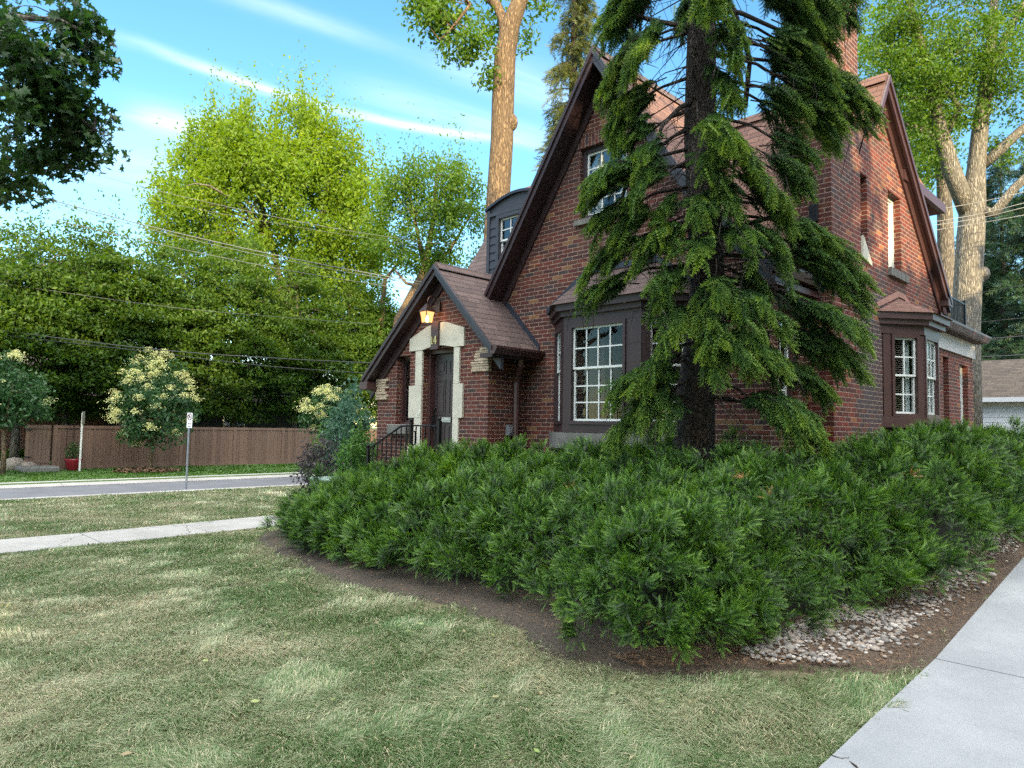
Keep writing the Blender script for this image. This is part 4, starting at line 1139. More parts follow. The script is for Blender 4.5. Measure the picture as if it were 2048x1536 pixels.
# red pot with a plant and its trellis
pp = at(146, 940, 27.9); PX, PY, PZ = pp.x, pp.y, G(pp.x, pp.y)
pot = empty('planter_pot', (PX, PY, PZ), 'red glazed pot with leafy plant in front of the fence', 'planter')
b = MB(); b.lathe((PX,PY,PZ), [(.20,0),(.22,.02),(.29,.34),(.32,.42),(.32,.46),(.27,.46),(.26,.40),(.0,.39)], 24); b.build('pot', M['pot'], pot, smooth=True)
lv = np.array([[0,-1,0],[.42,-.1,.12],[0,1,-.05],[-.42,-.1,.12]]); lvf = np.array([[0,1,2],[0,2,3]])
n = 420; q = rand_dir(n)*rng.random((n,1))**.5*np.array([.34,.34,.42])+np.array([PX,PY,PZ+.75])
v, f, t = scatter(lv, lvf, frames(rand_dir(n), rand_dir(n)), q, rng.uniform(.035,.07,n), rng.random(n))
np_mesh('plant', v, f, leaf_mat('pot plant leaves', [(.02,.05,.015),(.05,.10,.03),(.12,.15,.06)], .3), pot, tint=t)
tr = MB(); tp = at(146, 885, 28.6)
for dy in (-.24, 0, .24): tr.tube([(FXX+.12, tp.y+dy, -.3), (FXX+.12, tp.y+dy, 1.25+.12*(dy == 0))], .012, 5)
for z in (.2, .55, .9, 1.2): tr.tube([(FXX+.13, tp.y-.26, z), (FXX+.13, tp.y+.26, z)], .010, 5)
tr.tube([(FXX+.12, tp.y+.24*math.cos(a_), 1.2+.2*math.sin(a_)) for a_ in np.linspace(0, math.pi, 9)], .010, 5)
tag(tr.build('trellis', M['iron']), 'thin arched metal trellis against the fence above the red pot', 'trellis')

# sign posts
sp = at(372, 981, 21.6); sx_, sy_ = sp.x, sp.y; sz = G(sx_, sy_)
sg = empty('parking_sign', (sx_, sy_, sz), 'steel post with white no parking sign by the near kerb', 'sign')
b = MB(); b.tube([(sx_,sy_,sz-.1),(sx_,sy_,sz+2.36)], .030, 8); b.build('post', M['galv'], sg)
Fs = Frame(sx_+.035, sy_, .55, .83)     # plate turned a little to the camera
b = MB()
w_, h0, h1 = .078, 1.90, 2.37
b.fbox(Fs, -w_, w_, .0, .008, sz+h0, sz+h1); plate = b.build('sign_plate', plain('white sign paint', (.72,.73,.74), .4, 0, .03, 4), sg, bevel=.003)
b = MB(); nn_ = .0085; cz = sz+h1-.125
def ringband(b, F, cu, cz, r0, r1, n0, n1, k=28, a0=0, a1=2*math.pi, sx=1):
    for i in range(k):
        p, q = a0+(a1-a0)*i/k, a0+(a1-a0)*(i+1)/k
        b.fprism(F, [(cu+sx*r0*math.cos(p),cz+r0*math.sin(p)),(cu+sx*r1*math.cos(p),cz+r1*math.sin(p)),(cu+sx*r1*math.cos(q),cz+r1*math.sin(q)),(cu+sx*r0*math.cos(q),cz+r0*math.sin(q))], n0, n1)
b.fbox(Fs, -.030, -.014, nn_, nn_+.003, cz-.055, cz+.055); ringband(b, Fs, -.014, cz+.025, .016, .030, nn_, nn_+.003, 12, -math.pi/2, math.pi/2)
b.build('letter', plain('black sign paint', (.015,.015,.015), .5), sg)
b = MB(); ringband(b, Fs, 0, cz, .082, .100, nn_, nn_+.004, 28, sx=.68)
b.fprism(Fs, [(-.048,cz+.065),(-.058,cz+.05),(.048,cz-.065),(.058,cz-.05)], nn_+.003, nn_+.006)
b.build('prohibition_ring', plain('dark red sign paint', (.10,.012,.03), .5), sg)
b = MB()
for (u0, u1, z) in ((-.03,.0,.17),(.01,.035,.17),(-.035,-.01,.09),(0,.035,.09)):
    b.fbox(Fs, u0, u1, nn_, nn_+.002, sz+h0+z-.05, sz+h0+z-.025)
b.build('small_text', M['iron'], sg)
wp = at(158, 960, 27.4); wx, wy = wp.x, wp.y; wz = G(wx, wy)
ws = empty('sign_post', (wx, wy, wz), 'white post with a sign seen edge on, across the street', 'sign')
b = MB(); b.tube([(wx,wy,wz-.1),(wx,wy,wz+2.30)], .040, 8); b.build('post', plain('white post paint', (.60,.60,.56), .5), ws)
b = MB(); Fw = Frame(wx, wy, -.85, .5); b.fbox(Fw, -.15, .15, .03, .04, wz+1.86, wz+2.36); b.build('sign_plate', plain('dull sign back', (.35,.35,.31), .5, .3), ws)

# utility box behind the hedge
ub = at(684, 935, 12.6)
b = MB(); b.box(ub.x-.45, ub.x+.35, ub.y-.35, ub.y+.35, G(ub.x,ub.y)-.05, .58); b.box(ub.x-.48, ub.x+.38, ub.y-.38, ub.y+.38, .58, .64)
tag(b.build('utility_box', plain('pale green utility paint', (.20,.27,.24), .6, 0, .12, 5), bevel=.02), 'pale green utility box among the shrubs by the steps', 'utility box')

# garage at the far right
gar = empty('garage', (-3.5, 34, .4), 'white sided garage with a weathered brown roof', 'garage')
b = MB(); b.box(-6.7, 2.5, 31.7, 38, .0, 3.02); b.build('wall', M['siding'], gar)
b = MB(); z = .5
while z < 2.95:
    b.hexa([(-6.7,31.69,z),(-6.7,31.665,z),(2.5,31.665,z),(2.5,31.69,z),(-6.7,31.69,z+.195),(-6.7,31.685,z+.195),(2.5,31.685,z+.195),(2.5,31.69,z+.195)]); z += .2
b.build('siding', M['siding'], gar)
b = MB(); b.prism([(-6.95,31.25,3.0),(-6.95,34.8,4.75),(-6.95,38.4,3.0)], (9.7,0,0)); b.build('roof', shingle_mat('weathered roof', (.075,.055,.042), (.125,.095,.07), .16), gar)
MB().box(-6.97, 2.77, 31.20, 31.249, 2.86, 3.03).build('fascia', M['siding'], gar)
MB().box(-6.72, -6.35, 31.55, 31.68, .3, 2.1).build('downpipe', plain('slate blue metal', (.07,.09,.12), .5), gar)

# overhead wires
def cable(pts, r, label, dep0, dep1, group):
    P = [at(x, y, dep0+(dep1-dep0)*i/(len(pts)-1)) for i, (x, y) in enumerate(pts)]
    out = []
    for i in range(len(P)-1):
        p0, p1, p2, p3 = P[max(i-1,0)], P[i], P[i+1], P[min(i+2,len(P)-1)]
        for k in range(6):
            t = k/6
            out.append(.5*((2*p1)+(p2-p0)*t+(2*p0-5*p1+4*p2-p3)*t*t+(3*p1-p0-3*p2+p3)*t**3))
    out.append(P[-1])
    b = MB(); b.tube(out, r, 5)
    tag(b.build('utility_cable', wire_m, smooth=True), label, 'cable', group)
wire_m = plain('grey cable sheath', (.10,.105,.11), .5, .2, .1, 2)
gl = 'overhead cables above the street'
cable([(-220,320),(72,392),(309,455),(560,512),(769,552),(900,572)], .022, 'thick upper cable crossing in front of the big bright tree', 27, 30, gl)
cable([(-220,326),(72,397),(309,461),(560,519),(769,557),(900,577)], .014, 'thin cable running just under the thick upper cable', 27, 30, gl)
cable([(-220,366),(6,415),(280,480),(540,534),(751,569),(900,590)], .013, 'single cable crossing the treetops below the twin cables', 27, 30, gl)
cable([(-200,268),(170,345),(333,386),(596,443),(772,473),(1000,502)], .011, 'highest cable, passing the middle of the big bright tree', 27, 34, gl)
cable([(-200,285),(40,335),(290,397),(600,455),(900,500)], .008, 'faint high cable vanishing into the big bright tree', 29, 40, gl)
cable([(-200,545),(0,567),(330,613),(560,634),(745,648)], .008, 'thin pale cable across the middle of the hornbeams', 27, 31, gl)
wire_m = plain('black cable sheath', (.02,.022,.025), .5, 0, .1, 2)
cable([(-200,635),(0,661),(312,699),(560,717),(790,728)], .022, 'dark cable sagging over the flowering lilac, upper of two', 26, 30, gl)
cable([(-200,640),(0,669),(282,702),(534,732),(790,750)], .016, 'dark cable sagging over the flowering lilac, lower of two', 26, 30, gl)
wire_m = plain('pale cable sheath', (.17,.18,.19), .4, .3, .1, 2)
gr_ = 'cables behind the right corner of the house'
cable([(1840,448),(1960,428),(2048,406),(2200,370)], .010, 'pale cable before the forked tree, upper of the twin strands', 21, 20, gr_)
cable([(1840,455),(1960,436),(2048,415),(2200,380)], .010, 'pale cable before the forked tree, lower of the twin strands', 21, 20, gr_)
cable([(1840,425),(1960,404),(2048,384),(2200,350)], .009, 'thin cable above the twin strands by the forked tree', 21, 20, gr_)
cable([(1840,465),(1960,446),(2048,430),(2200,400)], .009, 'thin cable below the twin strands by the forked tree', 21, 20, gr_)
wire_m = plain('black cable sheath', (.02,.022,.025), .5, 0, .1, 2)
cable([(1880,683),(1960,679),(2048,672),(2200,662)], .020, 'thick dark cable level with the house gutter at right', 27, 26, gr_)
cable([(1880,718),(1960,714),(2048,710),(2200,704)], .022, 'thick dark cable just above the garage roof', 27, 26, gr_)
cable([(1880,650),(1960,644),(2048,636),(2200,624)], .008, 'thin dark cable low in front of the dark pines', 27, 26, gr_)
cable([(1870,600),(1960,586),(2048,570),(2200,545)], .007, 'thin dark cable crossing the forked tree below its fork', 21, 20, gr_)
# ------------------------------------------------------------------ plants
LEAF = np.array([[0,-1,0],[.48,-.05,.14],[0,1,-.10],[-.48,-.05,.14]]); LEAFF = np.array([[0,1,2],[0,2,3]])
def star_leaf():
    a = [(-90,.10),(-62,.62),(-40,.45),(-15,.95),(12,.50),(48,.98),(66,.55),(90,1.1),(114,.55),(132,.98),(168,.50),(195,.95),(220,.45),(242,.62)]
    v = [(0,0,.06)]+[(r*math.cos(R(d)), r*math.sin(R(d)), -.10*r) for d, r in a]
    f = [(0, i+1, (i+1) % len(a)+1) for i in range(len(a))]
    return np.array(v), np.array(f)
STAR, STARF = star_leaf()

def crown_leaves(ells, n, nclump, rc, flat, size, g, up=.5, droop=.0, shell=.5, shoots=0, clip_fn=None):
    """leaf positions gathered in clumps inside ellipsoids (cx,cy,cz,rx,ry,rz,weight)"""
    w = np.array([e[6] if len(e) > 6 else e[3]*e[4]*e[5] for e in ells], float); w /= w.sum()
    ci = g.choice(len(ells), nclump, p=w); E = np.array([e[:6] for e in ells])[ci]
    d = norm(g.normal(size=(nclump, 3))); rr = (shell+(1-shell)*g.random(nclump))**.7
    C = E[:, :3] + d*rr[:, None]*E[:, 3:6]
    if clip_fn is not None:
        C = C[clip_fn(C)]; nclump = len(C)
    cr = rc*g.uniform(.55, 1.45, nclump); ctint = g.normal(0, .13, nclump)
    k = g.choice(nclump, n, p=cr**2/np.sum(cr**2))
    off = g.normal(size=(n, 3))*.62; off = off/np.maximum(1, np.linalg.norm(off, axis=1, keepdims=True)/1.12)
    P = C[k] + off*cr[k][:, None]*np.array([1, 1, flat])
    if shoots:
        top = g.random(n) < shoots; e = np.abs(g.normal(0, 1, n))
        P[top] = C[k][top] + (g.normal(size=(top.sum(), 3))*np.array([.16, .16, .0]) + np.array([0,0,1])*e[top][:, None]*1.5)*cr[k][top][:, None]
    P[:, 2] -= droop*np.linalg.norm((P-C[k])[:, :2], axis=1)
    nrm = norm(rand_dir2(g, n) + np.array([0, 0, up]))
    dr = norm(np.cross(nrm, rand_dir2(g, n)) + np.array([0, 0, -.3]))
    t = np.clip(.5+ctint[k]+g.normal(0, .16, n), 0, 1)
    return P, frames(dr, nrm), size*g.uniform(.65, 1.3, n), t, C
def rand_dir2(g, n): return norm(g.normal(size=(n, 3)))

def limb(a, b, r0, r1, bend, g, k=5):
    a, b = Vector(a), Vector(b); off = Vector(g.normal(size=3).tolist())*(b-a).length*bend
    pts = []; rr = []
    for i in range(k+1):
        t = i/k; p = a.lerp(b, t) + off*math.sin(math.pi*t) + Vector((0, 0, (b-a).length*.08*math.sin(math.pi*t)))
        pts.append(p); rr.append(r0+(r1-r0)*t)
    return pts, rr

def tree(name, label, cat, trunks, ells, n, nclump, rc, size, leafm, barkm, seed, flat=.6, up=.5, droop=0, shell=.5, shoots=0, group=None, limbs=30, limb_r=.06, proto=None, smooth_trunk=True, clip_fn=None):
    """trunks: list of (points, radii); leaves hang in clumps"""
    g = np.random.default_rng(seed)
    base = trunks[0][0][0]
    root = empty(name, tuple(base), label, cat, group)
    mb = MB()
    for pts, rad in trunks: mb.tube(pts, rad, 12)
    P, Mx, sc, t, C = crown_leaves(ells, n, nclump, rc, flat, size, g, up, droop, shell, shoots, clip_fn)
    allp = [Vector(p) for tr in trunks for p in tr[0][1:]] + [Vector(trunks[0][0][-1])]
    for c in C[g.permutation(len(C))[:limbs]]:
        c = Vector(c.tolist()); cand = [p for p in allp if p.z < c.z+.6] or allp
        s = min(cand, key=lambda p: (p-c).length)
        pts, rr = limb(s, c, limb_r*min(1.6, .5+(c-s).length*.18), limb_r*.22, .10, g)
        mb.tube(pts, rr, 6)
    tk = mb.build('trunk', barkm, root, smooth=True)
    pv, pf = proto if proto else (LEAF, LEAFF)
    v, f, tt = scatter(pv, pf, Mx, P, sc, t)
    np_mesh('crown', v, f, leafm, root, tint=tt)
    return root

bark_grey = bark_mat('grey bark', (.07,.06,.05), (.22,.19,.155), 7)
bark_tan = bark_mat('tan furrowed bark', (.10,.064,.036), (.27,.185,.105), 10, .13, 1.0)
bark_pale = bark_mat('pale grey bark', (.11,.10,.082), (.29,.265,.22), 10, .14, .9)
bark_dark = bark_mat('dark spruce bark', (.022,.017,.014), (.085,.066,.055), 12, .4, 1.0)
g_bright = leaf_mat('bright maple leaves', [(.065,.135,.011),(.125,.21,.015),(.21,.29,.024)], .50)
g_horn = leaf_mat('hornbeam leaves', [(.022,.058,.010),(.050,.105,.014),(.105,.165,.018)], .42)
g_locust = leaf_mat('light green leaves', [(.045,.105,.014),(.075,.15,.018),(.125,.21,.03)], .45)
g_dark = leaf_mat('dark maple leaves', [(.018,.050,.016),(.032,.080,.022),(.065,.135,.030)], .35, .45, .4)
g_lilac = leaf_mat('lilac leaves', [(.020,.060,.022),(.036,.095,.032),(.060,.13,.042)], .32, .45, .4)
g_bloom = leaf_mat('cream lilac blossom', [(.44,.46,.16),(.62,.62,.28),(.74,.73,.45)], .3, .8, .1)
g_blue = leaf_mat('blue green shrub leaves', [(.035,.085,.060),(.055,.125,.085),(.09,.17,.11)], .3)
g_fresh = leaf_mat('fresh green leaves', [(.035,.105,.020),(.06,.15,.03),(.10,.20,.05)], .35)
g_plum = leaf_mat('purple shrub leaves', [(.025,.020,.028),(.05,.045,.05),(.09,.10,.08)], .25)
g_needle_far = leaf_mat('golden spruce needles', [(.05,.07,.02),(.085,.105,.028),(.13,.15,.04)], .25)
g_pine = leaf_mat('dark pine needles', [(.012,.035,.018),(.020,.052,.024),(.035,.075,.032)], .2)

def vtrunk(px, py_base, d, top_py, r0, r1, zbase=None, lean=0, k=6, wob=.06, seed=0):
    g = np.random.default_rng(seed); b = at(px, py_base, d); t = at(px+lean, top_py, d)
    z0 = G(b.x, b.y)-.1 if zbase is None else zbase
    pts = []; rr = []
    for i in range(k+1):
        q = i/k; p = Vector((b.x+(t.x-b.x)*q, b.y+(t.y-b.y)*q, z0+(t.z-z0)*q))
        if 0 < i < k: p += Vector((g.normal()*wob, g.normal()*wob, 0))
        pts.append(p); rr.append(r0+(r1-r0)*q**.8 if i else r0*1.25)
    return pts, rr
def ell(px, py, d, rx, ry, rz, w=None):
    """ellipsoid about a photo position; rx across, ry along the view, rz up"""
    c = at(px, py, d); r = math.hypot(rx, ry)/math.sqrt(2)
    return (c.x, c.y, c.z, r, r, rz) + ((w,) if w else ())

# hornbeam row behind the fence
horn = [(760,40,680,2.2,4.0),(30,35.5,560,3.6,4.2),(135,34.8,600,3.3,4.6),(245,35.5,590,3.2,4.6),(355,35.2,610,3.2,4.4),(470,36.2,600,3.4,4.6),(585,37.2,640,3.3,4.2),(690,38.0,650,2.7,4.2)]
hl = ['hornbeam mostly hidden behind the left edge of the porch','leftmost hornbeam of the row, in deep green shade at the picture edge','tall hornbeam with a rounded top, second from the left','hornbeam standing behind the left half of the flowering lilac','hornbeam behind the right half of the flowering lilac','hornbeam behind the no parking sign, lit yellow at its top','hornbeam under the big bright tree, right of the no parking sign','slim hornbeam at the right end of the row, next to the porch roof']
tops = [600,455,440,455,470,470,520,560]
for i, (px, d, py, rx, rz) in enumerate(horn):
    d = 35.6/(.7071*(1-(px-1024)/1400))
    zt = at(px, tops[i], d).z; zl = 1.75; rz2 = (zt-zl)/2; c = at(px, py, d)
    e = [(c.x, c.y, zl+rz2*.75, rx*.95, rx*.95, rz2*.80, 1.3), (c.x, c.y, zl+rz2*1.25, rx*.75, rx*.75, rz2*.75, .8)]
    tree('hornbeam', hl[i], 'tree', [vtrunk(px, 880, d, py-60, .17, .05, lean=10, seed=i)], e, 38000, 420, .58, .088, g_horn, bark_grey, 100+i, flat=.34, up=.9, droop=.22, shell=.45, shoots=.10, group='hornbeams behind the fence', limbs=45, limb_r=.045)

# big bright maple behind them
e = [ell(555,450,45,6.6,6.0,6.0,3), ell(450,410,44,4.6,4.5,4.4,1.7), ell(665,440,44,3.4,4.0,5.0,1.6), ell(560,310,45,4.4,4.4,3.2,1.6), ell(470,310,45,2.8,3,2.4,.8), ell(660,330,45,2.6,3,2.6,.8), ell(380,440,44,2.2,3,3.4,.7), ell(600,580,43,5.4,4.5,4.5,1.2), ell(720,520,44,1.6,2.5,4,.6)]
tr = [vtrunk(580, 860, 45, 600, .38, .26, seed=31), (lambda a: ([a[0], a[1], a[2]], [.25,.16,.05]))([at(578,640,45), at(540,470,45), at(500,320,45)]), (lambda a: ([a[0], a[1], a[2]], [.25,.16,.05]))([at(580,640,45), at(640,480,44), at(660,340,44)]), (lambda a: ([a[0], a[1], a[2]], [.22,.14,.05]))([at(580,620,45), at(585,450,45), at(590,290,45)])]
tree('maple_tree', 'big rounded maple glowing yellow green above the hornbeam row', 'tree', tr, e, 95000, 760, .80, .125, g_bright, bark_grey, 131, flat=.8, up=.4, shell=.45, shoots=.32, limbs=70, limb_r=.07)

# looser tree with visible limbs right of it
la = [at(775,760,40), at(800,640,40), at(850,540,40), at(868,430,40), at(872,350,40)]
lb = [at(800,660,40), at(830,570,40), at(900,500,40), at(935,440,40)]
lc = [at(850,545,40), at(830,440,40), at(815,370,40)]
ld = [at(770,780,41), at(762,650,41), at(770,560,41), at(800,520,41)]
le = [at(812,612,40), at(862,582,40), at(812,566,40), at(790,540,40)]
la[0].z = -.4
e = [ell(860,390,40,2.9,2.6,2.0,1.4), ell(920,430,40,2.2,2.2,2.4,.9), ell(800,400,40,1.4,1.6,1.8,.5), ell(840,500,40,2.6,2.4,1.2,.7), ell(900,530,40,1.7,2,.9,.5), ell(770,480,41,1.2,1.4,2.8,.7), ell(760,640,41,.7,.9,2.2,.4)]
tree('locust_tree', 'loose light green tree with bare forked limbs behind the porch roof', 'tree', [(la,[.42,.36,.24,.12,.05]), (lb,[.2,.16,.1,.04]), (lc,[.15,.09,.03]), (ld,[.25,.2,.12,.05]), (le,[.10,.10,.09,.05])], e, 22000, 190, .72, .10, g_locust, bark_tan, 141, flat=.7, up=.3, shell=.35, shoots=.12, limbs=45, limb_r=.06)

# tall elm with the bare trunk
ea = [at(985,640,22), at(992,470,22), at(996,400,22), at(1004,280,22), at(1006,200,22), at(1010,110,22), at(1021,50,22), at(1040,0,22), at(1060,-60,22), at(1075,-200,22)]
ea[0].z = .0
er = [.42,.385,.37,.355,.35,.335,.30,.25,.22,.14]
eb = [at(1012,80,22), at(1006,40,22.2), at(995,12,22.3), at(970,-10,22.5), at(930,-60,22.5)]
kn = at(1022,245,21.95)
ec = [at(900,-40,21.6), at(940,10,21.6), at(905,55,21.5), at(880,80,21.5)]
e = [ell(890,30,21.8,1.15,.9,.62,1.1), ell(930,95,21.6,.75,.7,.5,.7), ell(850,15,22,.55,.7,.5,.4), ell(990,60,22.8,.5,.5,.6,.25), ell(1045,75,22.5,.32,.5,.55,.25), ell(1075,15,22.5,.42,.5,.4,.2), ell(985,145,22,.22,.3,.35,.10), ell(940,-90,22,3.2,3,1.3,2.0), ell(1130,-150,22,2.5,2.5,1.5,1.2)]
elm = tree('elm_tree', 'tall elm with a bare straight trunk and leafy tufts at the top', 'tree', [(ea,er),(eb,[.2,.16,.15,.14,.08]),(ec,[.09,.06,.04,.02])], e, 7200, 150, .38, .085, g_locust, bark_tan, 151, flat=.7, up=.2, shell=.2, limbs=40, limb_r=.028)
vv = iv*np.array([.22,.22,.30])+np.array(kn); np_mesh('burl', vv, if_, bark_tan, elm, smooth=True)

# golden conifer behind the roof
def conifer(name, label, px, base_z, d, top_py, width_px, n, sz, m, seed, group=None, py_lo=700, droop=.55, gap=.0, bark=None):
    g = np.random.default_rng(seed); c = at(px, 700, d); top = at(px, top_py, d).z
    root = empty(name, (c.x, c.y, base_z), label, 'tree', group)
    w = width_px/1400*d
    mb = MB(); mb.tube([(c.x,c.y,base_z-.1),(c.x,c.y,base_z+(top-base_z)*.5),(c.x,c.y,top)], [.03*(top-base_z)*.55,.02*(top-base_z)*.5,.02], 8)
    P = []; D = []
    z = base_z+1.0
    while z < top-.2:
        q = (z-base_z)/(top-base_z); rl = w*(1-q)**.75+.25; nb = 7
        for k in range(nb):
            a = g.uniform(0, 6.283); ln = rl*g.uniform(.55, 1.15)
            if g.random() < gap: continue
            tip = Vector((c.x+math.cos(a)*ln, c.y+math.sin(a)*ln, z-ln*droop*g.uniform(.2, .6)))
            pts, rr = limb((c.x,c.y,z), tip, .035, .008, .04, g, 4); mb.tube(pts, rr, 4)
            m_ = max(6, int(n*ln/(w*7*((top-base_z)/.55)*.55)))
            t = g.random(m_)**.7
            base = np.array([np.array(pts[0])*(1-tt)+np.array(pts[-1])*tt+np.array([0,0,.06*ln*math.sin(math.pi*tt)]) for tt in t])
            lat = np.array([-math.sin(a), math.cos(a), 0])
            off = lat[None]*(g.normal(0, .22, m_)*(.35+ln*.3))[:, None] + np.array([0,0,-1])[None]*np.abs(g.normal(0, .30, m_))[:, None]*(.3+.5*droop)
            P.append(base+off); D.append(norm(np.array([math.cos(a), math.sin(a), -.5*droop-.2])[None]*.7+off*.9+.5*g.normal(size=(m_, 3))))
        z += g.uniform(.35, .65)
    mb.build('trunk', bark or bark_dark, root, smooth=True)
    P = np.concatenate(P); D = np.concatenate(D); n = len(P)
    tw, tf = FARTWIG
    v, f, t = scatter(tw, tf, frames(D, rand_dir2(g, n)+np.array([0,0,.6])), P, sz*g.uniform(.7, 1.3, n), np.clip(g.normal(.5, .2, n), 0, 1))
    np_mesh('crown', v, f, m, root, tint=t)
    return root
def fartwig():
    v = []; f = []
    for i in range(5):
        y = i/5; 
        for s in (-1, 1):
            b = len(v); v += [(0,y,0),(0,y+.12,0),(s*.32*(1-.5*y),y+.32,.06*(-1)**i)]; f.append((b,b+1,b+2))
    b = len(v); v += [(-.05,.6,0),(.05,.6,0),(0,1.15,0)]; f.append((b,b+1,b+2))
    return np.array(v), np.array(f)
FARTWIG = fartwig()
conifer('spruce_tree', 'golden lit spruce with drooping tufts behind the steep gable', 1140, .3, 24, -260, 92, 13000, .30, g_needle_far, 161, droop=1.1, gap=.2)

# forked tree at the right
ra = [at(1930,760,23), at(1931,660,23), at(1936,560,23), at(1941,480,23), at(1945,420,23), at(1952,340,23), at(1962,240,23), at(1976,150,23), at(1985,60,23), at(1990,-40,23)]
ra[0].z = .3
rr_ = [.46,.42,.41,.40,.38,.27,.235,.19,.15,.10]
rb = [at(1940,430,23), at(1905,345,23), at(1880,260,23), at(1868,190,23), at(1850,120,23), at(1832,50,23), at(1810,-20,23)]
rc_ = [at(1946,420,23), at(1990,425,22.6), at(2030,375,22.4), at(2080,330,22.2)]
rd = [at(1966,330,23), at(2000,300,22.8), at(2040,262,22.6), at(2090,225,22.5)]
re_ = [at(1978,160,23), at(2005,90,23), at(2030,40,23), at(2060,-20,23)]
rf = [at(1884,275,23), at(1845,260,23.2), at(1805,245,23.2)]
rg = [at(1870,195,23), at(1840,200,23.2), at(1800,195,23.2)]
rh = [at(1890,270,23), at(1920,215,22.8), at(1900,190,22.6), at(1860,140,22.6)]
e = [ell(1790,110,23,.95,.9,1.5,1.2), ell(1850,150,22.6,1.1,.9,1.3,1.2), ell(1940,110,22.5,1.5,1.2,1.5,1.5), ell(2020,60,23,1.2,1.2,1.6,1.2), ell(2030,190,22.5,.9,1,1,.6), ell(1850,30,23,1.8,1.3,1.2,1.2), ell(1840,280,23.3,.9,.9,.9,.5), ell(1830,350,23.5,.7,.8,.8,.35), ell(1920,230,22.8,.8,.8,.6,.45), ell(1960,-60,23,3,2.4,1.4,1.6), ell(2000,300,23.2,.6,.8,.6,.3)]
rt = tree('maple_tree', 'big forked tree with a pale knobbly trunk behind the right corner of the house', 'tree', [(ra,rr_),(rb,[.30,.27,.22,.17,.14,.11,.07]),(rc_,[.24,.17,.14,.11]),(rd,[.18,.16,.14,.12]),(re_,[.14,.12,.10,.06]),(rf,[.12,.09,.04]),(rg,[.10,.08,.04]),(rh,[.11,.09,.07,.03])], e, 30000, 360, .46, .062, g_locust, bark_pale, 171, flat=.55, up=.3, droop=.2, shell=.25, limbs=110, limb_r=.03)
for (x, y, s) in ((1957,560,.16),(1966,548,.20),(1950,505,.13),(1956,585,.12),(1921,640,.12)):
    p = at(x, y, 22.9); np_mesh('burl', iv*np.array([s,s,s*1.25])*(1+.12*Noise(.5, 9)(iv))[:, None]+np.array(p), if_, bark_pale, rt, smooth=True)
# second trunk behind it
r2 = [at(1893,760,30), at(1893,560,30), at(1890,430,30), at(1885,330,30), at(1878,200,30)]; r2[0].z = .3
tree('maple_tree', 'slimmer dark trunked tree just left of the forked tree', 'tree', [(r2,[.40,.34,.30,.24,.10])], [ell(1850,280,30,1.6,1.6,2.4,1), ell(1790,230,30,1.3,1.4,2.2,.8), ell(1760,120,31,1.6,1.6,2.4,.8), ell(1880,180,30,1.6,1.6,2,.6)], 13000, 130, .6, .085, g_locust, bark_grey, 172, flat=.6, up=.3, shell=.2, limbs=40, limb_r=.04)
# dark pines at the far right
for i, (px, d, tp, w, lab) in enumerate(((2010,44,290,125,'dark pine rising directly behind the garage roof'),(1965,50,380,110,'dark pine half hidden by the pale forked trunk'),(2090,40,230,150,'dark pine cut off by the right edge of the picture'))):
    conifer('pine_tree', lab, px, .4, d, tp, w, 6500, .62, g_pine, 180+i, 'pines behind the garage', droop=.35)
conifer('pine_tree', 'slim dark pine seen through the limbs of the forked tree', 1890, .4, 56, 470, 100, 4200, .62, g_pine, 187, 'pines behind the garage', droop=.35)

# overhanging maple branch, top left: its trunk stands out of view to the left
mx = Vector((-9.5, 1.0, 0)); mz = G(-9.5, .2)
b0 = at(-500, 900, 9.5); b0.z = G(b0.x, b0.y)-.1
mt = ([b0, Vector((b0.x+.05, b0.y, 2.2)), Vector((b0.x+.1, b0.y+.05, 4.2)), Vector((b0.x, b0.y+.1, 7.5)), Vector((b0.x, b0.y, 11))], [.32,.26,.24,.18,.06])
m1 = [Vector((b0.x+.1, b0.y+.05, 4.4)), at(-250,250,8.6), at(-60,170,8.2), at(90,190,8.0), at(190,260,8.0)]
m2 = [Vector((b0.x+.08, b0.y+.05, 5.0)), at(-250,80,8.4), at(-40,30,8.0), at(120,40,7.8), at(180,70,7.8)]
m3 = [Vector((b0.x+.1, b0.y+.05, 4.0)), at(-260,380,8.8), at(-60,330,8.6), at(30,350,8.4)]
e = [ell(60,60,7.6,.62,.55,.42,1.2), ell(120,110,7.9,.45,.5,.45,.9), ell(70,190,7.7,.55,.5,.42,1.2), ell(140,235,8.0,.40,.45,.36,.9), ell(60,275,8.0,.42,.45,.28,.7), ell(150,300,8.2,.26,.3,.16,.35), ell(190,285,8.2,.20,.3,.14,.3), ell(15,365,8.5,.26,.4,.28,.5), ell(160,25,8,.22,.3,.3,.35), ell(180,100,8.1,.16,.3,.18,.2), ell(-150,150,8,1.0,1.2,1.1,1.5), ell(-300,0,9,2.0,2,1.6,1.5), ell(0,-140,8.5,1.1,1,.7,.8)]
tree('maple_tree', 'dark leafy maple boughs hanging in at the top left corner', 'tree', [mt,(m1,[.10,.07,.045,.025,.008]),(m2,[.10,.07,.045,.025,.008]),(m3,[.07,.05,.03,.01])], e, 6000, 210, .20, .062, g_dark, bark_grey, 191, flat=.55, up=.9, droop=.5, shell=.1, limbs=120, limb_r=.012, proto=(STAR, STARF))

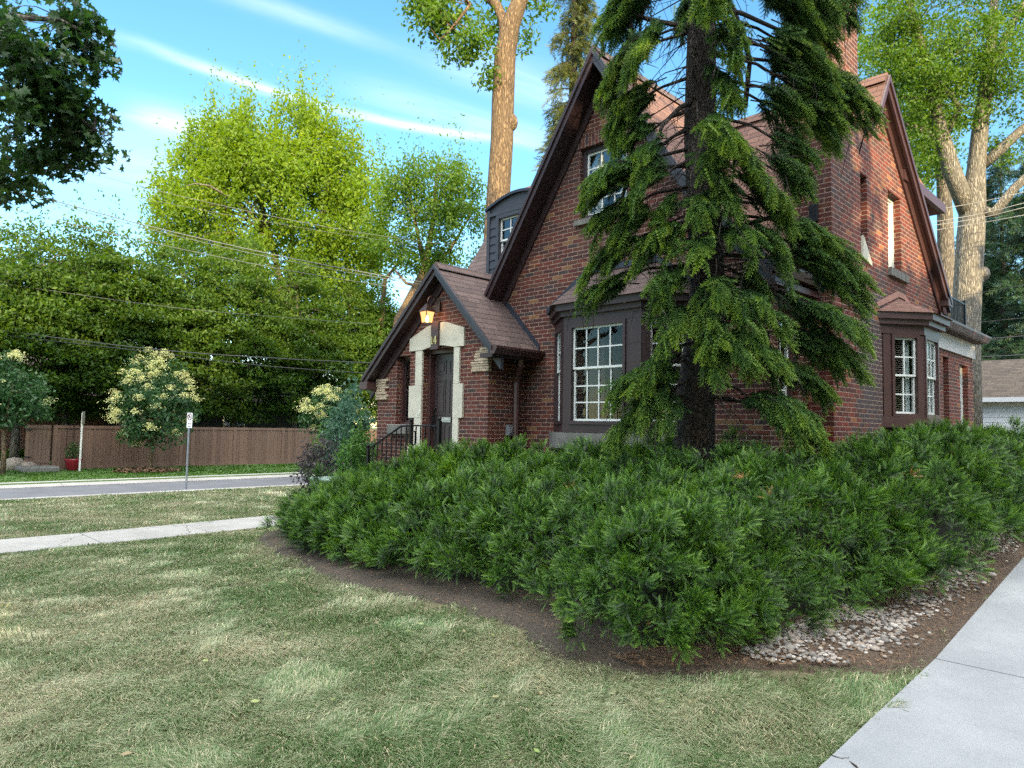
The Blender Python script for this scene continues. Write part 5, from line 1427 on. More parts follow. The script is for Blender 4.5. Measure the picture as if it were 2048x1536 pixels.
# ---- flowering lilacs and shrubs
def lilac(label, px, d, base_py, top_py, w, n, seed, trunk_r=.07, blooms=40, stem_py=880):
    g = np.random.default_rng(seed); b = at(px, base_py, d); b.z = G(b.x, b.y)-.05; s = at(px+3, stem_py, d); tp = at(px+25, top_py+60, d); zt = at(px, top_py, d).z
    zs = s.z+.1; rz = (zt-zs)/2
    e = [(b.x, b.y, zs+rz*.7, w, w, rz*.75, 1.2), (b.x, b.y, zs+rz*1.25, w*.62, w*.62, rz*.72, .7)]
    sh = [([b, Vector((b.x, b.y, (b.z+s.z)/2)), s], [trunk_r*1.2, trunk_r, trunk_r*.85])]
    for k in range(5):
        a = k*1.3; sh.append(([s, s+Vector((math.cos(a)*w*.3, math.sin(a)*w*.3, rz*.5)), s+Vector((math.cos(a)*w*.6, math.sin(a)*w*.6, rz*1.0))], [trunk_r*.6, trunk_r*.4, trunk_r*.15]))
    o = tree('lilac_tree', label, 'tree', sh, e, n, 130, .34, .085, g_lilac, bark_tan, seed, flat=.7, up=.5, droop=.2, shell=.4, limbs=30, limb_r=.02, group='flowering lilacs across the street')
    C = np.array([[b.x, b.y, zs+rz*.9]]); dd = norm(g.normal(size=(blooms*3, 3))+np.array([.35,-.35,.35])); dd = dd[:blooms]
    q = C + dd*np.array([w*.98, w*.98, rz*1.02])*(1-.35*np.clip(dd[:, 2:3], 0, 1)*np.array([1, 1, 0]))
    k = np.repeat(np.arange(blooms), 90); m_ = len(k); hh = g.random(m_)
    P = q[k] + g.normal(size=(m_, 3))*np.array([.16,.16,.03])*(1.1-hh[:, None]*.8) + np.array([0,0,1])*hh[:, None]*.22 + g.normal(size=(blooms, 3))[k]*.03
    v, f, t = scatter(LEAF, LEAFF, frames(rand_dir2(g, m_), rand_dir2(g, m_)), P, g.uniform(.022, .045, m_), np.clip(g.normal(.5, .25, m_), 0, 1))
    np_mesh('blossom', v, f, g_bloom, o, tint=t)
    return o
lilac('young flowering lilac with cream blossom, alone in the grass strip before the fence', 300, 28.3, 944, 694, 1.62, 6500, 201, .085, 62, 892)
lilac('flowering lilac cut off by the left picture edge', 5, 25.5, 950, 700, 1.45, 5200, 202, .08, 16, 860)
lilac('flowering lilac at the right end of the fence beside the blue green shrub', 652, 27.5, 935, 775, 1.05, 3600, 203, .06, 26, 870)
# mulch ring under the lone lilac
p = at(295, 947, 28.3); n = 900; a_ = rng.uniform(0, 6.28, n); rr2 = rng.random(n)**.5*1.25
P = np.stack([p.x+np.cos(a_)*rr2, p.y+np.sin(a_)*rr2, 0*a_], 1); P[:, 2] = gz(P[:, 0], P[:, 1])+.05+.10*(1-rr2/1.25)
v, f, t = scatter(chip*np.array([.6,1,.3]), cf, frames(rand_dir(n)*np.array([1,1,.3]), np.tile([0,0,1.0],(n,1))+.4*rand_dir(n)), P, rng.uniform(.04,.09,n), rng.random(n))
tag(np_mesh('leaf_litter', v, f, leaf_mat('leaf litter', [(.07,.04,.025),(.16,.09,.055),(.25,.16,.10)], 0, .9), tint=t), 'brown leaf litter ringed round the lone lilac stem', 'leaf litter', kind='stuff')
def shrub(name, label, px, py, d, rx, rz, n, size, m, seed, flat=.8, up=.4, shoots=0, zc=None, cat='shrub', rc=.2, stems=14):
    g = np.random.default_rng(seed); c = at(px, py, d); z0 = G(c.x, c.y)
    b = Vector((c.x, c.y, z0-.05))
    zt = c.z+rz; zlow = z0+.1; e = [(c.x, c.y, (zt+zlow)/2, rx, rx, (zt-zlow)/2, 1)]
    tr = [([b, Vector((c.x, c.y, z0+.3))], [.04, .03])]
    return tree(name, label, cat, tr, e, n, 70, rc, size, m, bark_grey, seed, flat=flat, up=up, shell=.35, shoots=shoots, limbs=stems, limb_r=.012)
shrub('shrub', 'tall blue green leafy shrub left of the porch', 697, 820, 17.5, .62, .62, 5200, .050, g_blue, 211, rc=.19, shoots=.15)
shrub('shrub', 'purple leaved shrub with grey tips near the kerb', 640, 915, 15.0, .46, .32, 2600, .038, g_plum, 212, rc=.15, shoots=.25)
shrub('shrub', 'bright green bushy perennial beside the stair rail', 715, 893, 13.0, .36, .26, 3200, .035, g_fresh, 213, rc=.13, shoots=.3)
shrub('shrub', 'small bright green shrub behind the purple one', 672, 868, 18.5, .5, .4, 2200, .045, g_fresh, 214, rc=.16, shoots=.3)
for i, (x, y) in enumerate(((14,918),(44,915))):
    shrub('hosta', ('dark hosta clump at the left edge behind the boulders','hosta clump beside the brick wall left of the gate')[i], x, y, 30, .62, .18, 500, .14, g_horn, 220+i, cat='plant', rc=.25, up=.9, stems=5)

# ------------------------------------------------------------------ yew hedge
def yew_sprig():
    v = []; f = []
    k = 13
    for i in range(k):
        y = .06+.90*i/k; ln = .205*(1-.45*(i/k)**2)
        for s in (-1, 1):
            b = len(v); dx, dy = math.sin(R(58)), math.cos(R(58)); w = .023
            v += [(s*.012, y-w, 0), (s*.012, y+w, .0), (s*(ln*dx), y+ln*dy, .05+.03*((i*7) % 3-1))]
            f.append((b, b+1, b+2))
    b = len(v); v += [(-.025,.90,0),(.025,.90,0),(0,1.10,.02)]; f.append((b,b+1,b+2))
    b = len(v); v += [(-.016,0,-.006),(.016,0,-.006),(0,1,-.004)]; f.append((b,b+1,b+2))
    v = np.array(v); return v, np.array(f), (v[:, 1]-.5)*.42  # needle tint rises to the tip, painted contrast against shaded gaps
YEW, YEWF, YEWT = yew_sprig()
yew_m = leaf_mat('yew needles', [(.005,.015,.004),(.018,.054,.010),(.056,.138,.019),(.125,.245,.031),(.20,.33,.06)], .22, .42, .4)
dead_m = leaf_mat('dry yew needles', [(.16,.07,.025),(.30,.16,.06),(.42,.26,.12)], .2)
core_m = plain('shade dark hedge core', (.006,.008,.004), 1, 0, .4, 12)  # near-black solid filling, painted shade seen between the sprigs
def hedge(name, label, poly, hfun, n, seed, lump=.10, size=.10, prof=.8):
    g = np.random.default_rng(seed); poly = np.array(poly); st = .06
    bx = np.arange(poly[:, 0].min()-.1, poly[:, 0].max()+.15, st); by = np.arange(poly[:, 1].min()-.1, poly[:, 1].max()+.15, st)
    X, Y = np.meshgrid(bx, by); P = np.stack([X.ravel(), Y.ravel(), 0*X.ravel()], 1)
    e = np.where(inside([tuple(q) for q in poly], P), 1, -1)*dist_edge([tuple(q) for q in poly], P)
    e = e+.10*Noise(.9, seed)(P)
    t = np.clip(e/prof, 0, 1); h = hfun(P[:, 0], P[:, 1])*np.sqrt(np.clip(1-(1-t)**2.4, 0, 1))
    wp_ = np.stack([g.uniform(bx[0], bx[-1], 900), g.uniform(by[0], by[-1], 900)], 1)[:int((bx[-1]-bx[0])*(by[-1]-by[0])/.17)]; dm_ = np.full(len(P), 9.0)
    for q_ in wp_: dm_ = np.minimum(dm_, (P[:, 0]-q_[0])**2+(P[:, 1]-q_[1])**2)
    dome = np.sqrt(np.clip(1-dm_/.115, 0, 1)); dgrid = dome.reshape(len(by), len(bx))
    def dome_at(Q): return dgrid[np.clip(((Q[:, 1]-by[0])/st).astype(int), 0, len(by)-1), np.clip(((Q[:, 0]-bx[0])/st).astype(int), 0, len(bx)-1)]
    nz = Noise(.75, seed+1)(P)*lump*.7 + Noise(.26, seed+2)(P)*lump*.5 + (dome-.55)*lump*1.8
    h = np.where(e > 0, np.maximum(.0, h+nz*np.minimum(1, t*2)), 0)
    g0 = gz(P[:, 0], P[:, 1])
    V = P.copy(); V[:, 2] = g0+h
    ii, jj = np.meshgrid(np.arange(len(bx)-1), np.arange(len(by)-1)); a = (jj*len(bx)+ii).ravel()
    q = np.stack([a, a+1, a+len(bx)+1, a+len(bx)], 1); q = q[(e[q] > -.02).all(1)]
    T = np.concatenate([q[:, :3], q[:, [0, 2, 3]]]); A, B, C = V[T[:, 0]], V[T[:, 1]], V[T[:, 2]]
    cr = np.cross(B-A, C-A); ar = np.linalg.norm(cr, axis=1)*.5; nr = norm(cr)
    mid = (A+B+C)/3; d = np.linalg.norm(mid[:, :2], axis=1)
    view = np.einsum('ij,ij->i', nr, norm(np.array([0, 0, 1.6])-mid)); wgt = ar*np.clip(4.5/d, .35, 1.1)**1.2*np.where(view < -.25, .35, 1)
    # leader shoots over the surface, each carrying a puff of sprigs
    nl = n//62
    k = g.choice(len(T), nl, p=wgt/wgt.sum()); r1, r2 = g.random((2, nl)); s = np.sqrt(r1)
    LQ = (1-s)[:, None]*A[k]+(s*(1-r2))[:, None]*B[k]+(s*r2)[:, None]*C[k]; LN = nr[k]; LD = d[k]
    zr = np.clip((LQ[:, 2]-gz(LQ[:, 0], LQ[:, 1]))/.75, 0, 1); out_ = LN.copy(); out_[:, 2] = 0
    LQ = LQ + out_*(.24*np.sin(math.pi*np.clip(zr*1.05, 0, 1))*(1-LN[:, 2]))[:, None] + LN*g.normal(-.03, .115, nl)[:, None]
    kk = g.random(nl) < np.where(LN[:, 2] < .6, np.clip(zr*4-.35, .05, 1), 1); LQ, LN, LD = LQ[kk], LN[kk], LD[kk]; nl = len(LQ)
    LR = g.uniform(.075, .16, nl)*np.clip(LD/6, .9, 1.5); LX = norm(LN*.8+np.array([0, 0, .45])+.5*g.normal(size=(nl, 3))); LT = g.normal(0, .07, nl)
    k = g.choice(nl, n, p=LR**2/np.sum(LR**2)); nn = LN[k]
    off = norm(g.normal(size=(n, 3))+LX[k]*1.1); rad_ = g.random(n)**.6
    Q = LQ[k] + off*(LR[k]*rad_)[:, None]*.75
    D = norm(off*.85+LX[k]*.55+.45*g.normal(size=(n, 3)))
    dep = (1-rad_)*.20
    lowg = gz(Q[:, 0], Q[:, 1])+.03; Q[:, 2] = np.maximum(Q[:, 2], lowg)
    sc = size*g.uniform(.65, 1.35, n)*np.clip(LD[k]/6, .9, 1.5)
    tint = np.clip(.46+.10*Noise(.5, seed+7)(Q)-dep*1.2+LT[k]+g.normal(0, .13, n), 0, 1)  # inner sprigs tinted darker, painted shade between the puffs
    c = Vector((poly[:, 0].mean(), poly[:, 1].mean(), 0)); c.z = G(c.x, c.y)
    root = empty(name, tuple(c), label, 'hedge' if 'hedge' in name else 'shrub')
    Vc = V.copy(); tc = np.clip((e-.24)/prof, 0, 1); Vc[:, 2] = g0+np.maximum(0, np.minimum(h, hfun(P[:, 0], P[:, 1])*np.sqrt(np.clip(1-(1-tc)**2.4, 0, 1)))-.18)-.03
    np_mesh('shade_core', Vc, q, core_m, root, smooth=True)
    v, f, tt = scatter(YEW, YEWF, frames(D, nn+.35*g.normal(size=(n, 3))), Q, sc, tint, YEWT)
    if name == 'yew_hedge':
        m_ = 9; lk = g.choice(nl, m_); q_ = np.repeat(lk, 9); off2 = norm(g.normal(size=(len(q_), 3))+LX[q_])
        vd, fd, td = scatter(YEW, YEWF, frames(off2, g.normal(size=(len(q_), 3))), LQ[q_]+LX[q_]*.08+off2*.03, np.full(len(q_), .085), g.uniform(.1, .9, len(q_)))
        np_mesh('dead_shoots', vd, fd, dead_m, root, tint=td)
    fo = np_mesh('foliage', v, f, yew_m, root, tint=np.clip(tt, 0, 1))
    return root
HP = [(-10.9,5.95),(-10.5,5.45),(-9.7,5.1),(-8.7,4.85),(-7.0,4.55),(-5.2,4.50),(-4.2,4.65),(-3.5,4.45),(-2.9,4.42),(-2.3,4.95),(-2.05,6.0),(-1.85,7.3),(-3.2,7.6),(-3.9,8.2),(-7.3,7.75),(-8.3,7.3),(-9.2,6.9),(-10.2,6.6)]
def hmain(x, y):
    back = sst(4.4, 7.2, y); left = sst(-10.6, -7.6, x)
    return (.68+.36*back)*(.60+.40*left) + .02*sst(-5, -3, x)
hedge('yew_hedge', 'broad sprawling dark green yew hedge filling the foreground below the house', HP, hmain, 150000, 301, size=.070)
HR = [(-1.85,6.6),(-1.72,7.5),(-1.72,9.0),(-1.76,12),(-1.8,16),(-3.2,16),(-3.45,12),(-3.42,9.2),(-3.5,8.0),(-2.9,6.9)]
hedge('yew_hedge', 'yew hedge running away along the concrete walk at the right', HR, lambda x, y: 1.0+.06*sst(7, 10, y)+0*x, 46000, 321, size=.070, prof=.7)
hedge('yew_shrub', 'low feathery yew bush pushing out at the front of the hedge', [(-3.55,4.7),(-3.3,4.15),(-2.95,3.92),(-2.6,4.0),(-2.35,4.45),(-2.45,5.0),(-3.1,5.2)], lambda x, y: .80+0*x, 21000, 341, lump=.12, size=.072, prof=.45)

# ------------------------------------------------------------------ the spruce in front of the house
def spruce_twig():
    v = []; f = []; k = 11
    for i in range(k):
        y = .04+.92*i/k
        for j in range(3):
            a = 2.4*i+2.094*j; ln = .23*(1-.3*y); b = len(v); ca, sa = math.cos(a), math.sin(a)
            v += [(-.032*sa, y-.02, .032*ca), (.032*sa, y+.02, -.032*ca), (ln*ca, y+ln*.75, ln*sa)]; f.append((b, b+1, b+2))
    return np.array(v), np.array(f)
def spruce_spray():
    """a flat frond: axis with paired side twigs, each a brush of needles"""
    tv, tf = spruce_twig(); V = []; F = []; T = []; o = 0
    def put(p, d, s, t):
        nonlocal o
        m_ = frames(np.array([d], float), np.array([[0, 0, 1.0]]))[0]
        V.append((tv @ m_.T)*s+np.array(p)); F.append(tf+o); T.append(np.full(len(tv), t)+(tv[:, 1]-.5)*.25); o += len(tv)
    for i in range(5):
        y = .18+.16*i; ln = .36*(1-.5*i/5)
        for s in (-1, 1): put((0, y, -.02*i), (s*.78, .62, -.28), ln, .0)
    put((0, .0, 0), (0, 1, 0), .55, -.1); put((0, .48, -.02), (0, 1, -.12), .58, .08)
    return np.concatenate(V), np.concatenate(F), np.concatenate(T)
SPR, SPRF, SPRT = spruce_spray()
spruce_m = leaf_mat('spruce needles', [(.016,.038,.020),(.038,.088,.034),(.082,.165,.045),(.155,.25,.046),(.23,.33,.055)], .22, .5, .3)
sb_ = at(1388, 895, 7.9); sx0, sy0 = sb_.x, sb_.y
def sp(x, y, d=7.9): return at(x, y, d)
stk = [Vector((sx0, sy0, .05)), Vector((sx0, sy0, .5)), sp(1389,860), sp(1392,780), sp(1412,640), sp(1415,560), sp(1408,420), sp(1400,260), sp(1402,120), sp(1405,0), sp(1410,-250), sp(1415,-700)]
stk_r = [.30,.25,.225,.212,.20,.195,.19,.18,.165,.15,.125,.05]
spr = empty('spruce_tree', (sx0, sy0, .1), 'dark drooping spruce standing against the front of the house', 'tree')
mb = MB(); mb.tube(stk, stk_r, 16)
# px, py, half width, half height, depth offset, density
CL = [(1245,50,62,75,.1,1.1),(1228,150,45,70,.1,1.1),(1250,235,50,65,0,1.1),(1275,110,45,70,-.2,.8),(1268,298,40,34,.1,1),(1285,330,70,40,-.2,.9),(1225,380,85,36,-.2,1.1),(1300,385,70,40,-.35,.9),(1180,395,36,20,-.2,.8),
 (1215,450,58,55,-.1,1),(1190,530,40,50,0,1),(1180,600,28,38,0,.8),(1255,470,40,50,-.2,.6),(1290,520,45,40,-.3,.6),(1225,520,36,50,.2,.6),
 (1420,30,62,48,-.5,1),(1455,110,42,60,-.4,.9),(1450,190,36,52,-.4,1),(1372,40,26,40,.2,.6),
 (1430,285,70,36,-.6,1),(1478,330,72,42,-.5,1),(1420,345,36,45,-.6,.8),(1400,430,48,34,-.6,1),(1455,420,60,46,-.5,.9),(1515,385,70,50,-.3,1),(1555,440,48,55,-.2,1),(1580,370,45,40,0,.8),
 (1590,35,80,55,.2,1.2),(1636,60,46,60,.3,1.2),(1682,25,34,34,.3,1.1),(1622,140,52,62,.2,1.2),(1590,150,40,70,.1,.9),(1625,215,62,58,.2,1.1),(1690,195,44,44,.4,1),(1735,225,30,50,.4,1),(1660,265,42,42,.3,.9),(1580,255,40,60,.1,.9),(1600,320,42,40,.1,.9),
 (1340,490,58,36,-.4,.9),(1400,525,60,40,-.7,1),(1475,500,60,42,-.6,1),(1545,520,52,60,-.3,1),(1520,590,44,45,-.3,.9),(1330,440,30,36,-.3,.6),
 (1628,475,32,26,0,.9),(1668,515,44,30,.1,1.1),(1710,560,34,22,.2,1),(1660,560,62,45,0,1.1),(1715,600,46,42,.1,1),(1690,655,55,46,.0,1.1),(1722,660,24,28,.1,.8),(1640,640,45,50,.1,.8),(1660,720,40,45,.1,.8),(1705,715,28,38,.1,.8),(1645,785,15,34,.05,.7),(1620,700,30,45,.2,.7),
 (1335,590,75,40,-.5,1),(1420,610,70,42,-.8,1),(1490,640,70,42,-.7,1),(1555,665,45,36,-.4,.9),(1350,670,62,40,-.7,1),(1420,690,60,36,-.9,.9),(1480,720,68,42,-.8,1),(1545,745,60,44,-.5,1),(1300,780,58,38,-.5,1.1),(1245,790,42,22,-.4,.9),(1308,745,28,22,-.6,.7),(1305,838,62,36,-.6,1.4),(1255,865,48,24,-.4,1.3),
 (1432,735,40,20,-.9,.6),(1555,850,78,38,-.7,1.5),(1615,878,48,26,-.5,1.4)]
gs = np.random.default_rng(401)
PS_, DS_, TS_ = [], [], []
def trunk_at(z):
    for a, b in zip(stk[:-1], stk[1:]):
        if a.z <= z <= b.z: return a.lerp(b, (z-a.z)/(b.z-a.z))
    return stk[-1]
for (x, y, hw, hh, dz, den) in CL:
    k = 8.0/1400; sf = .94 if y < 320 else .80; w, h = hw*k*sf, hh*k*sf; c = at(x, y, 7.9+dz); tk = trunk_at(c.z+.35+.6*w)
    ax = Vector((c.x-tk.x, c.y-tk.y, 0)); dist = ax.length; ax = ax.normalized() if dist > .05 else Vector((.7,-.7,0))
    # bough from the trunk, arching out and drooping into the clump
    pts = [tk, tk.lerp(c, .5)+Vector((0,0,.12*dist)), c+Vector((0,0,h*.35)), c+ax*w*.7+Vector((0,0,-h*.35))]
    mb.tube(pts, [.020+.008*min(dist,1.5), .016, .010, .004], 6)
    cn, axn = np.array(c), np.array(ax); lat = np.array([-axn[1], axn[0], 0]); up_ = np.array([0, 0, 1.0]); tv_ = np.array([.707, -.707, 0])
    nb = max(4, int((13 if y < 320 else 11)*den*w*h/.12)); t0 = np.array(tk)
    for b_ in range(nb):
        a_ = gs.normal(0, .8); dv = axn*math.cos(a_)+lat*math.sin(a_)+tv_*.45*gs.random()
        p0 = t0*(.40)+cn*.60+up_*h*gs.uniform(.1, .9)+gs.normal(0, .05, 3)
        p2 = cn+dv*w*gs.uniform(.35, .92)+up_*h*gs.uniform(-.9, .6)
        ln_ = np.linalg.norm(p2-p0); p1 = (p0+p2)*.5+up_*(.22*ln_+.04)+dv*.05
        m_ = max(5, int(ln_/.034)); tt_ = np.sort(gs.uniform(.12, 1, m_))
        q_ = ((1-tt_)**2)[:, None]*p0+(2*tt_*(1-tt_))[:, None]*p1+(tt_**2)[:, None]*p2
        tg = norm((2*(1-tt_))[:, None]*(p1-p0)+(2*tt_)[:, None]*(p2-p1)); sd_ = norm(np.cross(tg, up_)+1e-6)
        sg = np.where(np.arange(m_) % 2 == 0, 1, -1)*gs.uniform(.2, .95, m_)*(1-.5*tt_); hang = gs.uniform(.10, .75, m_)*(1.15-.6*tt_)
        PS_.append(q_); DS_.append(norm(tg*.75+sd_*sg[:, None]-up_*hang[:, None]+.12*gs.normal(size=(m_, 3))))
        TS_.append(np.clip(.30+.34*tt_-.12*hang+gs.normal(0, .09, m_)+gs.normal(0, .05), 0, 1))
        if b_ % 2 == 0: mb.tube([Vector(x.tolist()) for x in (p0, (p0+2*p1+p2)/4, p2)], [.009,.007,.003], 4)
    # dead hanging twigs
    for _ in range(int(3+hw*hh/700)):
        q = gs.normal(0, .5, 3); p = Vector((cn+q[0]*np.array(CR)*w+np.array([0,0,q[1]*h])+q[2]*np.array(CF)*.2).tolist())
        e_ = p+Vector((gs.normal()*.10, gs.normal()*.10, -abs(gs.normal())*.22-.08)); mb.tube([p, p.lerp(e_, .5)+Vector((gs.normal()*.04, gs.normal()*.04, .02)), e_], [.0055,.004,.002], 4)
# bare twiggy whorls along the trunk
for _ in range(330):
    t_ = gs.random(); zz_ = 1.9+t_*6.3; tk = trunk_at(zz_); a = gs.uniform(0, 6.283); ln = gs.uniform(.25, 1.15)
    e_ = tk+Vector((math.cos(a)*ln, math.sin(a)*ln, -ln*gs.uniform(-.1, .9)))
    mid = tk.lerp(e_, .5)+Vector((gs.normal()*.08, gs.normal()*.08, .10*ln))
    mb.tube([tk, mid, e_], [.009,.006,.002], 4)
    for _k in range(2):
        s_ = mid.lerp(e_, gs.random()); mb.tube([s_, s_+Vector((gs.normal()*.10, gs.normal()*.10, -abs(gs.normal())*.16))], [.0035,.0015], 3)
for pts in (([sp(1402,195), sp(1360,215,7.7), sp(1325,250,7.6), sp(1318,270,7.6)]), ([sp(1400,300), sp(1450,290,7.7), sp(1490,300,7.6)]), ([sp(1405,20), sp(1480,25,7.9), sp(1580,70,8.0)]), ([sp(1405,60), sp(1300,40,8.0), sp(1240,20,8.0)]), ([sp(1410,470), sp(1560,430,7.9), sp(1640,500,7.95), sp(1690,560,8.0)]), ([sp(1490,215,8.1), sp(1500,120,8.1), sp(1470,20,8.0), sp(1405,-40)]), ([sp(1560,60,8.1), sp(1545,160,8.15), sp(1555,260,8.1)]), ([sp(1255,0,8.0), sp(1270,150,8.0), sp(1265,300,8.0), sp(1240,420,7.9)])):
    mb.tube(pts, [.026*(1-.7*i/len(pts))+.006 for i in range(len(pts))], 7)
mb.build('trunk', bark_dark, spr, smooth=True)
# crown above the picture
n = 1500; zz_ = gs.uniform(8.2, 15.5, n); a = gs.uniform(0, 6.283, n); rr3 = (16.5-zz_)*.28*gs.random(n)**.6
tkx = np.array([list(trunk_at(z))[:2] for z in zz_]); P = np.stack([tkx[:, 0]+np.cos(a)*rr3, tkx[:, 1]+np.sin(a)*rr3, zz_-.3*rr3], 1)
PS_.append(P); DS_.append(norm(np.stack([np.cos(a), np.sin(a), -.7+0*a], 1)+.3*gs.normal(size=(n, 3)))); TS_.append(np.clip(gs.normal(.5, .15, n), 0, 1))
P = np.concatenate(PS_); D = np.concatenate(DS_); T = np.concatenate(TS_); n = len(P)
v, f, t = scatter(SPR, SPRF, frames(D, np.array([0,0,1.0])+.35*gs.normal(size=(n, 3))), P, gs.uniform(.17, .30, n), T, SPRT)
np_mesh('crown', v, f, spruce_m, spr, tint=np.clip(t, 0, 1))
print('spruce sprays', n)

# ------------------------------------------------------------------ trees added out of view behind the viewer to keep sun off the lawn
def shade_tree(x, y, h, r, lab, seed):
    e = [(x, y, h*.56, r, r, h*.46, 1)]
    tree('shade_caster_tree', lab, 'tree', [([Vector((x,y,-.1)), Vector((x,y,h*.4)), Vector((x,y,h*.9))], [.3,.24,.06])], e, int(1000*r*h/10), int(36*r), 1.05, .42, g_horn, bark_grey, seed, shell=.15, limbs=8, group='added shade casting trees out of view behind the viewer')
sh = [(13,-27,20,4.5),(15,-21,21,4.5),(12,-15.5,20,4.2),(14,-10,21,4.2),(11.5,-5.5,16.5,3.2),(13,-1.5,11.8,2.8),(11.5,1.6,10.2,2.2),(12.5,4.4,9.9,2.3),(11.5,7.2,9.4,2.2),(12,14,11.5,2.6),(13,18.5,14,3.0),(14,23,13,2.6)]
for i, (x, y, h, r) in enumerate(sh): shade_tree(x, y, h, r, 'tall dense tree added out of view behind the viewer to cast shade', 500+i)
# ------------------------------------------------------------------ light, sky, camera
SUN_EL, SUN_AZ = 15.5, -30.0         # degrees: height, and direction measured from +X
w = bpy.data.worlds.new('World'); S.world = w; w.use_nodes = True
nt = w.node_tree; bg = nt.nodes['Background']
sky = N(nt, 'ShaderNodeTexSky', sky_type='NISHITA'); sky.sun_disc = False
sky.sun_elevation = R(SUN_EL); sky.sun_rotation = R(90-SUN_AZ); sky.air_density = 1.0; sky.dust_density = .12; sky.ozone_density = 1.6; sky.altitude = 200
tc = N(nt, 'ShaderNodeTexCoord').outputs['Generated']
sp_ = N(nt, 'ShaderNodeSeparateXYZ'); L(nt, tc, sp_.inputs[0])
# clouds live on a high flat layer: direction divided by height is the place in the layer
zc = mth(nt, 'MAXIMUM', mth(nt, 'ADD', sp_.outputs[2], .06), .05)
cb = N(nt, 'ShaderNodeCombineXYZ'); L(nt, mth(nt, 'DIVIDE', sp_.outputs[0], zc), cb.inputs[0]); L(nt, mth(nt, 'DIVIDE', sp_.outputs[1], zc), cb.inputs[1])
rot = N(nt, 'ShaderNodeVectorRotate', rotation_type='Z_AXIS'); L(nt, cb.outputs[0], rot.inputs['Vector']); rot.inputs['Angle'].default_value = R(-74.1)
lay = N(nt, 'ShaderNodeSeparateXYZ'); L(nt, rot.outputs[0], lay.inputs[0])
mp = N(nt, 'ShaderNodeMapping'); mp.inputs['Scale'].default_value = (2.2, 9, 1); L(nt, rot.outputs[0], mp.inputs[0])
def cn_(scale, det=6, dist=.8):
    n1 = N(nt, 'ShaderNodeTexNoise'); n1.inputs['Scale'].default_value = scale; n1.inputs['Detail'].default_value = det; n1.inputs['Roughness'].default_value = .6; n1.inputs['Distortion'].default_value = dist
    L(nt, mp.outputs[0], n1.inputs['Vector']); return n1.outputs['Fac']
wisp = cn_(1.0); wisp2 = cn_(.55, 4)
lu = lay.outputs[0]; lv_ = mth(nt, 'ADD', lay.outputs[1], mth(nt, 'MULTIPLY', mth(nt, 'SUBTRACT', wisp2, .5), .10))
def band(u0, ur, v0, vr, curve=0.):
    a = mth(nt, 'DIVIDE', mth(nt, 'SUBTRACT', lu, u0), ur); a2 = mth(nt, 'MULTIPLY', a, a)
    c0 = mth(nt, 'MULTIPLY', mth(nt, 'MAXIMUM', mth(nt, 'SUBTRACT', 1, a2), 0), curve)
    b_ = mth(nt, 'DIVIDE', mth(nt, 'SUBTRACT', mth(nt, 'SUBTRACT', lv_, v0), c0), vr); b2 = mth(nt, 'MULTIPLY', b_, b_)
    return mth(nt, 'POWER', 2.718, mth(nt, 'MULTIPLY', mth(nt, 'ADD', mth(nt, 'MULTIPLY', a2, a2), b2), -1))
def add_(*q):
    r = q[0]
    for x in q[1:]: r = mth(nt, 'ADD', r, x)
    return r
streak = add_(mth(nt, 'MULTIPLY', band(.50, .50, 1.81, .030, .085), 1.0), mth(nt, 'MULTIPLY', band(.85, .35, 1.76, .07, .0), .40), mth(nt, 'MULTIPLY', band(.12, .14, 2.2, .085, 0), .75),
              mth(nt, 'MULTIPLY', band(.32, .22, 1.54, .035, 0), .32), mth(nt, 'MULTIPLY', band(.95, .35, 1.52, .10, 0), .35), mth(nt, 'MULTIPLY', band(.1, .5, 2.55, .30, 0), .35))
cl = mth(nt, 'MINIMUM', mth(nt, 'MULTIPLY', streak, ramp(nt, wisp, [(.25, (.35,.35,.35)), (.7, (1.15,1.15,1.15))])), 1)
hs = N(nt, 'ShaderNodeHueSaturation'); hs.inputs['Saturation'].default_value = SKY_SAT; hs.inputs['Hue'].default_value = SKY_HUE; L(nt, sky.outputs[0], hs.inputs['Color'])
white = N(nt, 'ShaderNodeRGB'); white.outputs[0].default_value = (*CLOUD_COL, 1)
mixn = mixc(nt, mth(nt, 'MULTIPLY', cl, .62), hs.outputs[0], white.outputs[0])
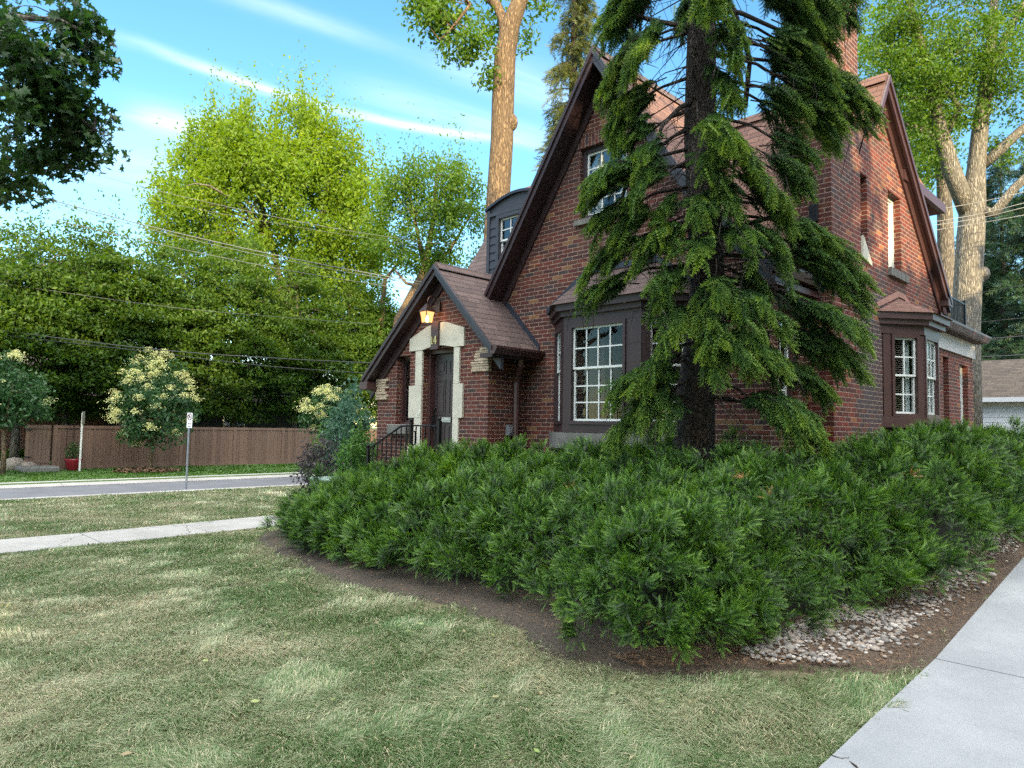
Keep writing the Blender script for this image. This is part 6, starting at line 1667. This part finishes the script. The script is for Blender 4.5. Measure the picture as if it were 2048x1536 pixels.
# a bright veil added unseen overhead and behind the viewer to brighten the shade
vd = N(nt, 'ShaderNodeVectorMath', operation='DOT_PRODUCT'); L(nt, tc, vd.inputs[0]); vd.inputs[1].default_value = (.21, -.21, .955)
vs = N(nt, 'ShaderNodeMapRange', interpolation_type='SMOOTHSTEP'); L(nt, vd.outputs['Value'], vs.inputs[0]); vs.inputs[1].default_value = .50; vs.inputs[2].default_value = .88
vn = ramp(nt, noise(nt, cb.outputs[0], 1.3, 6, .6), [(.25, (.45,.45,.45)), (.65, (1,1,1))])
fill_veil = N(nt, 'ShaderNodeRGB'); fill_veil.outputs[0].default_value = (*FILL_VEIL_COL, 1)
mixn = mixc(nt, mth(nt, 'MULTIPLY', vs.outputs[0], vn), mixn, fill_veil.outputs[0])
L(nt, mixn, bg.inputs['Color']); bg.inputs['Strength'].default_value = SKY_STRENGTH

sd = bpy.data.lights.new('sun', 'SUN'); sd.energy = SUN_STRENGTH; sd.angle = R(.55); sd.color = (1.0, .78, .44)
so = bpy.data.objects.new('sun', sd); COL.objects.link(so)
sv = Vector((math.cos(R(SUN_EL))*math.cos(R(SUN_AZ)), math.cos(R(SUN_EL))*math.sin(R(SUN_AZ)), math.sin(R(SUN_EL))))
so.rotation_euler = sv.to_track_quat('Z', 'Y').to_euler(); so.location = (20, -15, 30)

cd = bpy.data.cameras.new('camera'); co = bpy.data.objects.new('camera', cd); COL.objects.link(co)
cd.sensor_width = 36; cd.lens = 36*FPX/2048; cd.clip_start = .05; cd.clip_end = 3000
mw = Matrix((CR, CU, -CF)).transposed().to_4x4(); mw.translation = CAM; co.matrix_world = mw
S.camera = co
S.view_settings.view_transform = 'Standard'; S.view_settings.look = 'None'
S.view_settings.exposure = EXPOSURE; S.view_settings.gamma = 1
S.cycles.max_bounces = 6; S.cycles.diffuse_bounces = 3; S.cycles.glossy_bounces = 3; S.cycles.transmission_bounces = 4
S.cycles.transparent_max_bounces = 8; S.cycles.caustics_reflective = False; S.cycles.caustics_refractive = False
S.cycles.use_denoising = False
S.cycles.sample_clamp_indirect = 8
S.cycles.use_light_tree = True
